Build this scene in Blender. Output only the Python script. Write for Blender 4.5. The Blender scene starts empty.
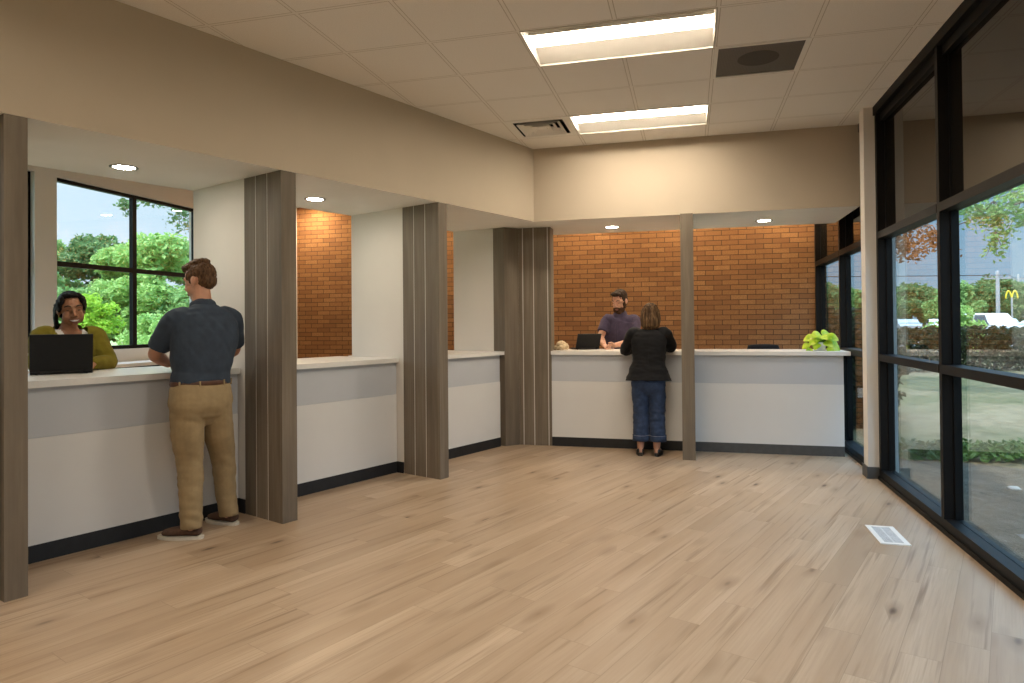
import bpy, bmesh, math, random
from mathutils import Vector, Matrix, Euler, noise
import numpy as np
random.seed(7)
R = math.radians
scene = bpy.context.scene
C = scene.collection

# ------------------------------------------------------------------ materials
class NT:
    def __init__(s, name):
        s.m = bpy.data.materials.new(name); s.m.use_nodes = True
        s.t = s.m.node_tree; s.t.nodes.clear()
        s.out = s.t.nodes.new('ShaderNodeOutputMaterial')
    def n(s, typ, **kw):
        nd = s.t.nodes.new('ShaderNode' + typ)
        for k, v in kw.items():
            if k.startswith('i_'):
                key = k[2:]
                key = int(key) if key.isdigit() else key.replace('_', ' ')
                sock = nd.inputs[key]
                if isinstance(v, bpy.types.NodeSocket): s.t.links.new(v, sock)
                else: sock.default_value = v
            else: setattr(nd, k, v)
        return nd
    def math(s, op, a, b=None, c=None):
        nd = s.n('Math', operation=op)
        for i, v in enumerate((a, b, c)):
            if v is None: continue
            if isinstance(v, bpy.types.NodeSocket): s.t.links.new(v, nd.inputs[i])
            else: nd.inputs[i].default_value = v
        return nd.outputs[0]
    def mix(s, f, a, b, blend='MIX'):
        nd = s.n('Mix', data_type='RGBA', blend_type=blend)
        for i, v in ((0, f), (6, a), (7, b)):
            if isinstance(v, bpy.types.NodeSocket): s.t.links.new(v, nd.inputs[i])
            else: nd.inputs[i].default_value = v if i == 0 or len(v) == 4 else (*v, 1)
        return nd.outputs[2]
    def ramp(s, f, stops, interp='LINEAR'):
        nd = s.n('ValToRGB'); nd.color_ramp.interpolation = interp
        e = nd.color_ramp.elements
        while len(e) < len(stops): e.new(0.5)
        for el, (p, c) in zip(e, stops):
            el.position = p; el.color = (*c, 1) if len(c) == 3 else c
        s.t.links.new(f, nd.inputs[0]); return nd.outputs[0]
    def coord(s, kind='Object', scale=(1, 1, 1), rot=(0, 0, 0)):
        tc = s.n('TexCoord'); mp = s.n('Mapping'); mp.inputs['Scale'].default_value = scale
        mp.inputs['Rotation'].default_value = rot
        s.t.links.new(tc.outputs[kind], mp.inputs[0]); return mp.outputs[0]
    def noise(s, vec, scale, detail=3, rough=.5, out=0):
        nd = s.n('TexNoise', i_Scale=scale, i_Detail=detail, i_Roughness=rough)
        s.t.links.new(vec, nd.inputs['Vector']); return nd.outputs[out]
    def bump(s, h, strength=.2, dist=.01):
        nd = s.n('Bump', i_Strength=strength, i_Distance=dist); s.t.links.new(h, nd.inputs['Height']); return nd.outputs[0]
    def bsdf(s, color, rough=.6, spec=.4, metal=0, normal=None, **kw):
        b = s.n('BsdfPrincipled')
        def put(k, v):
            if isinstance(v, bpy.types.NodeSocket): s.t.links.new(v, b.inputs[k])
            else: b.inputs[k].default_value = (*v, 1) if isinstance(v, tuple) and len(v) == 3 and b.inputs[k].type == 'RGBA' else v
        put('Base Color', color); put('Roughness', rough); put('Specular IOR Level', spec); put('Metallic', metal)
        if normal is not None: put('Normal', normal)
        for k, v in kw.items(): put(k.replace('_', ' '), v)
        s.t.links.new(b.outputs[0], s.out.inputs[0]); return b

def plain(name, col, rough=.6, var=.08, scale=12, spec=.4, metal=0, bump=0.0, bscale=None, **kw):
    t = NT(name); v = t.coord()
    f = t.noise(v, scale, 4)
    lo = tuple(c * (1 - var) for c in col); hi = tuple(min(1, c * (1 + var)) for c in col)
    c = t.ramp(f, [(.3, lo), (.7, hi)])
    nrm = t.bump(t.noise(v, bscale or scale * 6, 3), bump, .004) if bump else None
    t.bsdf(c, rough, spec, metal, nrm, **kw); return t.m

M = {}
TH = R(21.73)                       # the counter line runs at this angle to the window grid
dL = Vector((math.sin(TH), math.cos(TH), 0)); nL = Vector((-math.cos(TH), math.sin(TH), 0))
def P(s, n, z=0): v = dL * s + nL * n; return Vector((v.x, v.y, z))   # point on the left counter line: s along it, n away from the lobby

# paint
M['paint'] = plain('greige_paint', (.50, .43, .335), .75, .02, 3, .2)
M['white_paint'] = plain('white_paint', (.72, .69, .645), .7, .02, 3, .25)
M['counter_paint'] = plain('counter_white', (.70, .70, .695), .55, .015, 3, .3)
M['soffit_white'] = plain('soffit_white', (.82, .80, .765), .8, .02, 3, .2)
M['base_black'] = plain('black_vinyl_base', (.016, .017, .019), .5, .15, 20)
M['base_grey'] = plain('grey_vinyl_base', (.075, .076, .076), .5, .1, 20)
M['frame_bronze'] = plain('dark_bronze_frame', (.0055, .0046, .004), .5, .1, 20, .2)
M['frame_dark'] = plain('black_anodised_frame', (.004, .004, .0042), .5, .1, 20, .2)
M['metal_white'] = plain('white_enamel', (.80, .78, .74), .4, .02, 20)
M['metal_strip'] = plain('pale_aluminium_strip', (.60, .575, .53), .5, .05, 20, .5, 0)
M['dark_metal'] = plain('dark_metal', (.02, .02, .02), .5, .1, 20)

def mat_tiles():
    t = NT('ceiling_tile'); tc = t.n('TexCoord'); sp = t.n('SeparateXYZ'); t.t.links.new(tc.outputs['Object'], sp.inputs[0])
    G = .6096
    def line(o, off):
        a = t.math('SUBTRACT', o, off); a = t.math('DIVIDE', a, G); a = t.math('ADD', a, 100.0)
        a = t.math('FRACT', a); a = t.math('SUBTRACT', a, .5); a = t.math('ABSOLUTE', a)   # .5 at the grid line
        return a
    ax = line(sp.outputs[0], .559); ay = line(sp.outputs[1], -1.03)
    mx = t.math('MAXIMUM', ax, ay)
    bar = t.math('GREATER_THAN', mx, .482)
    gap = t.math('MULTIPLY', t.math('GREATER_THAN', mx, .4755), t.math('LESS_THAN', mx, .482))
    v = t.coord(); f = t.noise(v, 160, 3)
    base = t.ramp(f, [(.3, (.79, .76, .715)), (.62, (.87, .84, .80))])
    c = t.mix(bar, base, (.83, .80, .755)); c = t.mix(gap, c, (.47, .42, .36))
    h = t.math('SUBTRACT', t.math('MULTIPLY', f, .3), t.math('MULTIPLY', gap, 1.0))
    t.bsdf(c, .9, .1, 0, t.bump(h, .35, .004)); return t.m
M['tile'] = mat_tiles()

def mat_floor():
    t = NT('oak_plank_floor'); tc = t.n('TexCoord'); mp = t.n('Mapping')
    mp.inputs['Rotation'].default_value = (0, 0, TH)
    t.t.links.new(tc.outputs['Object'], mp.inputs[0])
    sp = t.n('SeparateXYZ'); t.t.links.new(mp.outputs[0], sp.inputs[0])
    x, y = sp.outputs[0], sp.outputs[1]            # x across the planks, y along them
    W, L = .1524, 1.22
    rowf = t.math('DIVIDE', t.math('SUBTRACT', x, 3.685), W); rowf = t.math('ADD', rowf, 200.0)
    row = t.math('FLOOR', rowf); fx = t.math('FRACT', rowf)
    wn = t.n('TexWhiteNoise', noise_dimensions='1D'); t.t.links.new(row, wn.inputs['W'])
    lf = t.math('ADD', t.math('DIVIDE', y, L), t.math('MULTIPLY', wn.outputs[0], 7.0)); lf = t.math('ADD', lf, 100.0)
    col = t.math('FLOOR', lf); fy = t.math('FRACT', lf)
    cmb = t.n('CombineXYZ'); t.t.links.new(row, cmb.inputs[0]); t.t.links.new(col, cmb.inputs[1])
    w2 = t.n('TexWhiteNoise', noise_dimensions='3D'); t.t.links.new(cmb.outputs[0], w2.inputs['Vector'])
    tone = w2.outputs[0]
    # grain coordinates shifted plank by plank
    off = t.n('VectorMath', operation='SCALE'); t.t.links.new(w2.outputs[1], off.inputs[0]); off.inputs['Scale'].default_value = 37
    add = t.n('VectorMath', operation='ADD'); t.t.links.new(mp.outputs[0], add.inputs[0]); t.t.links.new(off.outputs[0], add.inputs[1])
    def st(sx, sy):
        m = t.n('Mapping'); m.inputs['Scale'].default_value = (sx, sy, 1); t.t.links.new(add.outputs[0], m.inputs[0]); return m.outputs[0]
    grain = t.noise(st(95, 2.6), 1, 5, .6)
    broad = t.noise(st(9, .75), 1, 2, .5)
    streak = t.noise(st(30, .85), 1, 3, .55)
    base = t.ramp(tone, [(0, (.385, .288, .198)), (.35, (.445, .338, .238)), (.7, (.48, .37, .264)), (1, (.535, .42, .305))])
    c = t.mix(t.ramp(broad, [(.32, (0, 0, 0)), (.72, (.62, .62, .62))]), base, (.32, .215, .13))
    c = t.mix(t.ramp(grain, [(.36, (.5, .5, .5)), (.58, (0, 0, 0))]), c, (.33, .232, .148))
    c = t.mix(t.ramp(streak, [(.57, (0, 0, 0)), (.73, (.85, .85, .85))]), c, (.215, .14, .083))
    vo = t.n('TexVoronoi', i_Scale=1.0, i_Randomness=1.0); t.t.links.new(st(7.5, 2.6), vo.inputs['Vector'])
    wv = t.n('SeparateColor'); t.t.links.new(vo.outputs['Color'], wv.inputs[0])
    rare = t.math('GREATER_THAN', wv.outputs[0], .62)
    kn = t.ramp(vo.outputs['Distance'], [(.05, (1, 1, 1)), (.16, (0, 0, 0))])
    kn2 = t.ramp(vo.outputs['Distance'], [(.08, (.6, .6, .6)), (.42, (0, 0, 0))])
    c = t.mix(t.math('MULTIPLY', kn2, rare), c, (.22, .14, .08))
    c = t.mix(t.math('MULTIPLY', t.math('MULTIPLY', kn, rare), .9), c, (.085, .05, .03))
    ex = t.math('ABSOLUTE', t.math('SUBTRACT', fx, .5)); ey = t.math('ABSOLUTE', t.math('SUBTRACT', fy, .5))
    seam = t.math('MAXIMUM', t.math('GREATER_THAN', ex, .491), t.math('GREATER_THAN', ey, .4989))
    c = t.mix(t.math('MULTIPLY', seam, .45), c, (.17, .115, .07))
    rg = t.ramp(grain, [(.3, (.31, .31, .31)), (.7, (.43, .43, .43))])
    h = t.math('SUBTRACT', t.math('MULTIPLY', grain, .25), seam)
    t.bsdf(c, rg, .45, 0, t.bump(h, .12, .002)); return t.m
M['floor'] = mat_floor()

def mat_brick():
    t = NT('brown_brick'); tc = t.n('TexCoord'); sp = t.n('SeparateXYZ'); t.t.links.new(tc.outputs['Object'], sp.inputs[0])
    cmb = t.n('CombineXYZ'); t.t.links.new(sp.outputs[0], cmb.inputs[0]); t.t.links.new(sp.outputs[2], cmb.inputs[1])
    br = t.n('TexBrick', offset=.5, squash=1.0)
    br.inputs['Scale'].default_value = 1; br.inputs['Mortar Size'].default_value = .0042; br.inputs['Mortar Smooth'].default_value = .15
    br.inputs['Brick Width'].default_value = .2127; br.inputs['Row Height'].default_value = .0667; br.inputs['Bias'].default_value = -.1
    br.inputs['Color1'].default_value = (.0, 0, 0, 1); br.inputs['Color2'].default_value = (1, 1, 1, 1); br.inputs['Mortar'].default_value = (0, 0, 0, 1)
    t.t.links.new(cmb.outputs[0], br.inputs['Vector'])
    v = t.coord(); patch = t.noise(v, 2.4, 2); fine = t.noise(v, 90, 4)
    tone = t.math('ADD', t.math('MULTIPLY', br.outputs['Color'], .75), t.math('MULTIPLY', patch, .25))
    c = t.ramp(tone, [(.08, (.235, .115, .050)), (.3, (.285, .143, .060)), (.6, (.325, .166, .070)), (.92, (.395, .21, .094))])
    c = t.mix(t.ramp(fine, [(.45, (.45, .45, .45)), (.62, (0, 0, 0))]), c, (.20, .095, .042))
    c = t.mix(br.outputs['Fac'], c, (.075, .042, .024))
    h = t.math('SUBTRACT', t.math('MULTIPLY', fine, .25), br.outputs['Fac'])
    t.bsdf(c, .85, .2, 0, t.bump(h, .6, .006)); return t.m
M['brick'] = mat_brick()

def mat_wood(name, cols, rot=(0, 0, 0)):
    t = NT(name); tc = t.n('TexCoord'); oi = t.n('ObjectInfo')
    off = t.n('VectorMath', operation='ADD'); t.t.links.new(tc.outputs['Object'], off.inputs[0])
    sc = t.n('VectorMath', operation='SCALE'); t.t.links.new(oi.outputs['Random'], sc.inputs['Scale']); sc.inputs[0].default_value = (31, 17, 13)
    t.t.links.new(sc.outputs[0], off.inputs[1])
    def st(a, b):
        m = t.n('Mapping'); m.inputs['Scale'].default_value = (a, a, b); t.t.links.new(off.outputs[0], m.inputs[0]); return m.outputs[0]
    g = t.noise(st(42, 1.3), 1, 5, .6); b = t.noise(st(7, .8), 1, 4, .6); cl = t.noise(st(5, 2.5), 1, 5, .6)
    c = t.ramp(b, [(.3, cols[0]), (.5, cols[1]), (.72, cols[2])])
    c = t.mix(t.ramp(g, [(.38, (.5, .5, .5)), (.62, (0, 0, 0))]), c, cols[0])
    c = t.mix(t.ramp(cl, [(.58, (0, 0, 0)), (.75, (.5, .5, .5))]), c, cols[3])
    t.bsdf(c, .55, .35, 0, t.bump(g, .08, .002)); return t.m
M['column_wood'] = mat_wood('grey_brown_oak', [(.122, .097, .070), (.180, .147, .110), (.235, .196, .150), (.145, .124, .098)])

def mat_quartz():
    t = NT('white_quartz'); v = t.coord(); f = t.noise(v, 9, 5, .6); g = t.noise(v, 140, 2)
    c = t.ramp(f, [(.35, (.76, .745, .715)), (.65, (.80, .785, .755))]); c = t.mix(t.ramp(g, [(.6, (0, 0, 0)), (.75, (.4, .4, .4))]), c, (.66, .64, .60))
    t.bsdf(c, .3, .5); return t.m
M['quartz'] = mat_quartz()

def mat_glass():
    t = NT('clear_window_glass'); ge = t.n('NewGeometry')
    d = t.n('VectorMath', operation='DOT_PRODUCT'); t.t.links.new(ge.outputs['Normal'], d.inputs[0]); t.t.links.new(ge.outputs['Incoming'], d.inputs[1])
    a = t.math('ABSOLUTE', d.outputs['Value']); a = t.math('SUBTRACT', 1.0, a); a = t.math('POWER', a, 5.0)
    fr = t.math('ADD', t.math('MULTIPLY', a, .95), .045)
    tr = t.n('BsdfTransparent'); tr.inputs[0].default_value = (.96, .985, .98, 1)
    gl = t.n('BsdfGlossy'); gl.inputs['Roughness'].default_value = .0; gl.inputs[0].default_value = (1, 1, 1, 1)
    mx = t.n('MixShader'); t.t.links.new(fr, mx.inputs[0]); t.t.links.new(tr.outputs[0], mx.inputs[1]); t.t.links.new(gl.outputs[0], mx.inputs[2])
    t.t.links.new(mx.outputs[0], t.out.inputs[0]); return t.m
M['glass'] = mat_glass()
def mat_spandrel():
    t = NT('dark_spandrel_glass'); v = t.coord(); f = t.noise(v, 2, 2)
    t.bsdf(t.ramp(f, [(.3, (.006, .005, .004)), (.7, (.010, .008, .006))]), .0, .5, 0, None, IOR=1.9); return t.m
M['spandrel'] = mat_spandrel()

def emit(name, col, strength):
    t = NT(name); e = t.n('Emission'); e.inputs[0].default_value = (*col, 1); e.inputs[1].default_value = strength
    t.t.links.new(e.outputs[0], t.out.inputs[0]); return t.m

# ------------------------------------------------------------------ object helpers
def link(name, me, mats, parent=None, smooth=False):
    o = bpy.data.objects.new(name, me); C.objects.link(o)
    for m in (mats if isinstance(mats, (list, tuple)) else [mats]): me.materials.append(m)
    if smooth:
        for p in me.polygons: p.use_smooth = True
    if parent is not None: o.parent = parent
    return o
def obj(name, bm, mats, parent=None, smooth=False, bevel=0, seg=2):
    if bevel:
        bmesh.ops.bevel(bm, geom=[e for e in bm.edges if len(e.link_faces) == 2 and e.calc_face_angle(0) > .5], offset=bevel, segments=seg, affect='EDGES', profile=.5)
    bmesh.ops.recalc_face_normals(bm, faces=bm.faces)
    me = bpy.data.meshes.new(name); bm.to_mesh(me); bm.free()
    return link(name, me, mats, parent, smooth)
def tag(o, label=None, cat=None, group=None, kind=None):
    if label: o['label'] = label
    if cat: o['category'] = cat
    if group: o['group'] = group
    if kind: o['kind'] = kind
    return o
def thing(name, label, cat, loc=(0, 0, 0), rz=0, group=None):
    o = bpy.data.objects.new(name, None); C.objects.link(o); o.location = loc; o.rotation_euler = (0, 0, rz); o.empty_display_size = .1
    return tag(o, label, cat, group)
def struct(name, bm, mats, parent=None, **kw):
    o = obj(name, bm, mats, parent, **kw)
    if parent is None: o['kind'] = 'structure'
    return o
def box(bm, lo, hi, mi=0, mat=None):
    x0, y0, z0 = lo; x1, y1, z1 = hi
    vs = [bm.verts.new((x, y, z)) for z in (z0, z1) for x, y in ((x0, y0), (x1, y0), (x1, y1), (x0, y1))]
    if mat is not None:
        for v in vs: v.co = mat @ v.co
    fs = []
    for q in ((3, 2, 1, 0), (4, 5, 6, 7), (0, 1, 5, 4), (1, 2, 6, 5), (2, 3, 7, 6), (3, 0, 4, 7)):
        f = bm.faces.new([vs[i] for i in q]); f.material_index = mi; fs.append(f)
    return fs
def prism(bm, pts, z0, z1, mi=0, mi_bottom=None):
    b = [bm.verts.new((p[0], p[1], z0)) for p in pts]; t = [bm.verts.new((p[0], p[1], z1)) for p in pts]
    n = len(pts); f = bm.faces.new(b[::-1]); f.material_index = mi if mi_bottom is None else mi_bottom
    f = bm.faces.new(t); f.material_index = mi
    for i in range(n):
        f = bm.faces.new([b[i], b[(i + 1) % n], t[(i + 1) % n], t[i]]); f.material_index = mi
    return bm
def new(): return bmesh.new()
def bx(lo, hi): bm = new(); box(bm, lo, hi); return bm
LM = Matrix(((dL.x, nL.x, 0, 0), (dL.y, nL.y, 0, 0), (0, 0, 1, 0), (0, 0, 0, 1)))   # (s, n, z) -> world
def lbox(bm, s0, s1, n0, n1, z0, z1, mi=0): return box(bm, (s0, n0, z0), (s1, n1, z1), mi, LM)
def catmull(pts, rad, sub):
    P_, R_ = [], []
    n = len(pts)
    for i in range(n - 1):
        p0, p1, p2, p3 = pts[max(i - 1, 0)], pts[i], pts[i + 1], pts[min(i + 2, n - 1)]
        for k in range(sub):
            t = k / sub; t2 = t * t; t3 = t2 * t
            P_.append(.5 * ((2 * p1) + (p2 - p0) * t + (2 * p0 - 5 * p1 + 4 * p2 - p3) * t2 + (3 * p1 - p0 - 3 * p2 + p3) * t3))
            w = t * t * (3 - 2 * t); R_.append((rad[i][0] * (1 - w) + rad[i + 1][0] * w, rad[i][1] * (1 - w) + rad[i + 1][1] * w))
    P_.append(pts[-1]); R_.append(rad[-1]); return P_, R_
def tube(bm, pts, radii, side=None, seg=14, sub=4, caps=True, power=2.0):
    """closed tapered tube; radii: r or (across side, other)"""
    pts = [Vector(p) for p in pts]; rad = [(r, r) if not isinstance(r, (tuple, list)) else tuple(r) for r in radii]
    if sub > 1: pts, rad = catmull(pts, rad, sub)
    rings = []; n = len(pts); prev = None
    def frame(i):
        nonlocal prev
        t = (pts[min(i + 1, n - 1)] - pts[max(i - 1, 0)])
        t = t.normalized() if t.length > 1e-9 else Vector((0, 0, 1))
        a = Vector(side) if side is not None else (prev if prev is not None else (Vector((1, 0, 0)) if abs(t.x) < .8 else Vector((0, 1, 0))))
        a = a - t * a.dot(t)
        if a.length < 1e-6: a = t.orthogonal()
        a.normalize(); prev = a
        return t, a, t.cross(a)
    def ring(c, a, b, ra, rb):
        vs = []
        for k in range(seg):
            th = 2 * math.pi * k / seg; cs, sn = math.cos(th), math.sin(th)
            cx = math.copysign(abs(cs) ** (2 / power), cs); sy = math.copysign(abs(sn) ** (2 / power), sn)
            vs.append(bm.verts.new(c + a * cx * ra + b * sy * rb))
        return vs
    for i in range(n):
        t, a, b = frame(i); ra, rb = rad[i]; m = min(ra, rb)
        if i == 0 and caps in (True, 'start'):
            for q in (.95, .6): rings.append(ring(pts[0] - t * m * .8 * q, a, b, ra * math.sqrt(1 - q * q), rb * math.sqrt(1 - q * q)))
        rings.append(ring(pts[i], a, b, ra, rb))
        if i == n - 1 and caps in (True, 'end'):
            for q in (.6, .95): rings.append(ring(pts[-1] + t * m * .8 * q, a, b, ra * math.sqrt(1 - q * q), rb * math.sqrt(1 - q * q)))
    for r0, r1 in zip(rings, rings[1:]):
        for k in range(seg): bm.faces.new((r0[k], r0[(k + 1) % seg], r1[(k + 1) % seg], r1[k]))
    bm.faces.new(rings[0][::-1]); bm.faces.new(rings[-1])
    return bm
def ell(bm, c, r, rot=(0, 0, 0), seg=16, mat=None):
    m = Matrix.Translation(Vector(c)) @ Euler(rot).to_matrix().to_4x4() @ Matrix.Diagonal((*r, 1))
    if mat is not None: m = mat @ m
    bmesh.ops.create_uvsphere(bm, u_segments=seg, v_segments=max(8, seg // 2 + 2), radius=1, matrix=m); return bm
def cyl(bm, c0, c1, r, seg=16, r2=None): return tube(bm, [c0, c1], [r, r if r2 is None else r2], seg=seg, sub=1, caps=False)
# ================================================================== the room shell
HC, HS, HK = 3.238, 2.463, 1.064          # ceiling, soffit underside, counter top
XL, XR, YB, YF = -4.4, 3.17, 2.43, -9.6   # left glass wall, right glass wall, brick wall, wall behind the camera
G, GX, GY = .6096, .559, -1.03            # ceiling grid

struct('floor', bx((XL - .15, YF - .15, -.12), (XR + .108, YB + .2, 0)), M['floor'])

# ceiling: tiles with real openings where fixtures sit
def cell(i, j, w=1, h=1): return (GX + i * G, GY + j * G, GX + (i + w) * G, GY + (j + h) * G)
LIGHTS = [cell(0, 0, 2), cell(0, -3, 2), cell(0, -6, 2), cell(0, -9, 2), cell(-5, -9, 2), cell(-5, -12, 2), cell(0, -12, 2)]
DIFF, RET = cell(-1, 0), cell(2, -2)
holes = LIGHTS + [DIFF, RET]
# recessed downlights over the clerks' side, close to the brick wall
WASH = [(1.55, 2.08), (2.8, 2.08), (.3, 2.08), (-1.2, 2.08), (-2.6, 2.08), (-4.0, 2.08)]
DESK = []
xs = sorted({XL - .1, XR + .02, *[v for h in holes for v in (h[0], h[2])], *[v for x, y in WASH + DESK for v in (x - .075, x + .075)]})
ys = sorted({YF - .1, YB + .1, *[v for h in holes for v in (h[1], h[3])], *[v for x, y in WASH + DESK for v in (y - .075, y + .075)]})
hh = holes + [(x - .075, y - .075, x + .075, y + .075) for x, y in WASH + DESK]
bm = new()
for a, b in zip(xs, xs[1:]):
    for c, d in zip(ys, ys[1:]):
        mx, my = (a + b) / 2, (c + d) / 2
        if any(h[0] < mx < h[2] and h[1] < my < h[3] for h in hh): continue
        box(bm, (a, c, HC), (b, d, HC + .02))
bmesh.ops.remove_doubles(bm, verts=bm.verts, dist=1e-5)
struct('ceiling', bm, M['tile'])
struct('roof', bx((XL - .9, YF - .4, HC + .34), (XR + .75, YB + .45, HC + .55)), M['dark_metal'])

# dropped soffits over the two counter runs
cI = P(.768, 1.18)
bm = new(); a0, a1 = P(-6.9, 0), P(-6.9, 1.18)
prism(bm, [(0, 0), (a0.x, a0.y), (a1.x, a1.y), (cI.x, cI.y)][::-1], HS, HC - .001, 0, 1)
struct('soffit_left', bm, [M['paint'], M['soffit_white']])
bm = new(); prism(bm, [(0, 0), (XR + .0, 0), (XR + .0, 1.15), (cI.x, cI.y)], HS, HC - .001, 0, 1)
struct('soffit_back', bm, [M['paint'], M['soffit_white']])

# brick wall behind the clerks
struct('wall_back', bx((XL - .15, YB, -.1), (XR + .14, YB + .2, HC + .3)), M['brick'])
struct('wall_front', bx((XL - .15, YF - .15, -.1), (XR + .15, YF, HC + .3)), M['paint'])
# solid end of the counter line, left of the first column
bm = new(); lbox(bm, -6.9, -4.80, .02, .14, 0, HS); struct('wall_divider', bm, M['paint'])
# exterior wall on the left with two window openings
WZ0, WZ1 = 1.135, 2.86
W3, W4 = (-1.757, .24), (-3.98, -1.99)
bm = new()
ysp = [YF, W4[0], W4[1], W3[0], W3[1], YB]
for i, (a, b) in enumerate(zip(ysp, ysp[1:])):
    if i in (1, 3): box(bm, (XL - .16, a, -.1), (XL, b, WZ0)); box(bm, (XL - .16, a, WZ1), (XL, b, HC + .3))
    else: box(bm, (XL - .16, a, -.1), (XL, b, HC + .3))
struct('wall_left', bm, M['white_paint'])
# pier on the right
bm = new(); box(bm, (3.085, -.53, 0), (XR + .155, -.385, HC)); struct('wall_right', bm, M['white_paint'], bevel=.004)
bm = new(); box(bm, (3.073, -.542, 0), (XR + .0, -.37, .102)); struct('baseboard_right', bm, M['base_grey'])

# white partition walls between the clerks' places
FS = [(-4.715, -4.612), (-3.106, -2.985), (-1.497, -1.387)]      # column extents along the counter line
for i, (s0, s1) in enumerate(FS):
    bm = new(); lbox(bm, s0 + .004, s1 - .014, .452, 1.175, 0, HS - .001)
    w = struct('wall_partition', bm, M['white_paint'])
    bm = new(); lbox(bm, s0 - .006, s1 + .006, .458, .541, 0, .102)
    struct('baseboard_partition', bm, M['base_black'])
bm = new(); q_ = [P(.03, 1.172), P(.132, .662), P(.18, .60)]
prism(bm, [(v.x, v.y) for v in q_] + [(-.285, .475), (.075, .475), (.075, .62), (-.32, .66), (P(.16, 1.172).x, P(.16, 1.172).y)], 0, HS - .001)
struct('wall_partition', bm, M['white_paint'])
bm = new(); box(bm, (1.525, .16, 0), (1.63, 1.14, HS - .001)); struct('wall_partition', bm, M['white_paint'])

# ------------------------------------------------------------------ windows
def bar(bm, axis, *a): pass
def right_window(name, ys_, y_end0, y_end1, ztop, zs_top):
    """glazed wall along x = XR; ys_ mullion centres; rails at fixed heights"""
    root = thing(name, None, None, (0, 0, 0)); root['kind'] = 'structure'
    D = .112; w = .05
    bm = new(); box(bm, (XR, y_end0, 0), (XR + D, y_end1, .088)); struct('sill_rail', bm, M['frame_dark'], root, bevel=.006)
    bm = new(); box(bm, (XR - .012, y_end0, .0), (XR + .03, y_end1, .03)); struct('floor_trim', bm, M['frame_dark'], root, bevel=.004)
    bm = new(); box(bm, (XR - .01, y_end0, ztop - .075), (XR + D, y_end1, ztop)); box(bm, (XR + .03, y_end0, ztop - .14), (XR + D, y_end1, ztop - .075)); struct('head_rail', bm, M['frame_dark'], root, bevel=.004)
    for y in ys_:
        bm = new()
        box(bm, (XR, y - w / 2, .088), (XR + D, y + w / 2, ztop - .075))
        struct('mullion', bm, M['frame_bronze'], root, bevel=.003)
        bm = new()
        for sg in (-1, 1): box(bm, (XR + .062, min(y + sg * w / 2, y + sg * (w / 2 + .012)), .088), (XR + .088, max(y + sg * w / 2, y + sg * (w / 2 + .012)), ztop - .14))
        struct('glazing_bead', bm, M['frame_dark'], root)
    seg = list(zip(ys_, ys_[1:]))
    for a, b in seg:
        lo, hi = min(a, b) + w / 2, max(a, b) - w / 2
        for z0, z1 in ((1.028, 1.086), (2.08, 2.138)):
            bm = new(); box(bm, (XR - .003, lo, z0), (XR + D, hi, z1)); struct('transom', bm, M['frame_bronze'], root, bevel=.003)
        for z0, z1 in ((.088, 1.028), (1.086, 2.08)):
            bm = new(); box(bm, (XR + .071, lo, z0), (XR + .079, hi, z1)); struct('pane', bm, M['glass'], root)
        bm = new(); box(bm, (XR + .071, lo, 2.138), (XR + .09, hi, ztop - .1)); struct('spandrel_panel', bm, M['spandrel'], root)
    return root
right_window('window_1', [-.57, -2.05, -3.54, -5.03, -6.52, -8.01, -9.5], YF, -.53, HC, 0)
right_window('window_2', [2.40, .965, -.34], -.385, YB, HC, 0)

def left_window(name, y0, y1, ym, jamb_visible=False):
    root = thing(name, None, None); root['kind'] = 'structure'
    D = .05; w = .055; X0 = XL - .10
    bm = new()
    box(bm, (X0, y0, WZ0), (X0 + D, y0 + w * .6, WZ1)); box(bm, (X0, y1 - w * .6, WZ0), (X0 + D, y1, WZ1))
    box(bm, (X0, y0, WZ1 - .035), (X0 + D, y1, WZ1)); box(bm, (X0, y0, WZ0), (X0 + D, y1, WZ0 + .04))
    struct('window_frame', bm, M['frame_dark'], root)
    for y in ym:
        bm = new(); box(bm, (X0, y - w / 2, WZ0 + .04), (X0 + D, y + w / 2, WZ1 - .035)); struct('mullion', bm, M['frame_dark'], root, bevel=.003)
    ed = [y0 + w * .6] + [v for y in ym for v in (y - w / 2, y + w / 2)] + [y1 - w * .6]
    for a, b in zip(ed[::2], ed[1::2]):
        bm = new(); box(bm, (X0 + .002, a, 1.985), (X0 + D, b, 2.035)); struct('transom', bm, M['frame_bronze'], root, bevel=.003)
        for z0, z1 in ((WZ0 + .04, 1.985), (2.035, WZ1 - .035)):
            bm = new(); box(bm, (X0 + .020, a, z0), (X0 + .027, b, z1)); struct('pane', bm, M['glass'], root)
    return root
left_window('window_3', W3[0], W3[1], [-.745])
left_window('window_4', W4[0], W4[1], [-2.985])

# ------------------------------------------------------------------ wood-clad columns
def column_boards(root, lo, hi, axis, nboards=3):
    """three boards and the two pale strips between them; lo/hi are 2D local boxes (x0,y0),(x1,y1), split along axis"""
    z1 = HS - .001
    L = hi[axis] - lo[axis]; bw = L / nboards
    for k in range(nboards):
        a, b = list(lo), list(hi); a[axis] = lo[axis] + bw * k + (.005 if k else 0); b[axis] = lo[axis] + bw * (k + 1) - (.005 if k < nboards - 1 else 0)
        obj('cladding_board', bx((a[0], a[1], 0), (b[0], b[1], z1)), M['column_wood'], root, bevel=.0025, seg=1)
        if k < nboards - 1:
            a, b = list(lo), list(hi); a[axis] = lo[axis] + bw * (k + 1) - .0048; b[axis] = a[axis] + .0096
            oth = 1 - axis
            a[oth] += .002; b[oth] -= .002
            o = obj('joint_strip', bx((a[0], a[1], 0), (b[0], b[1], z1)), M['metal_strip'], root); o['label'] = 'pale vertical joint strip'
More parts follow.
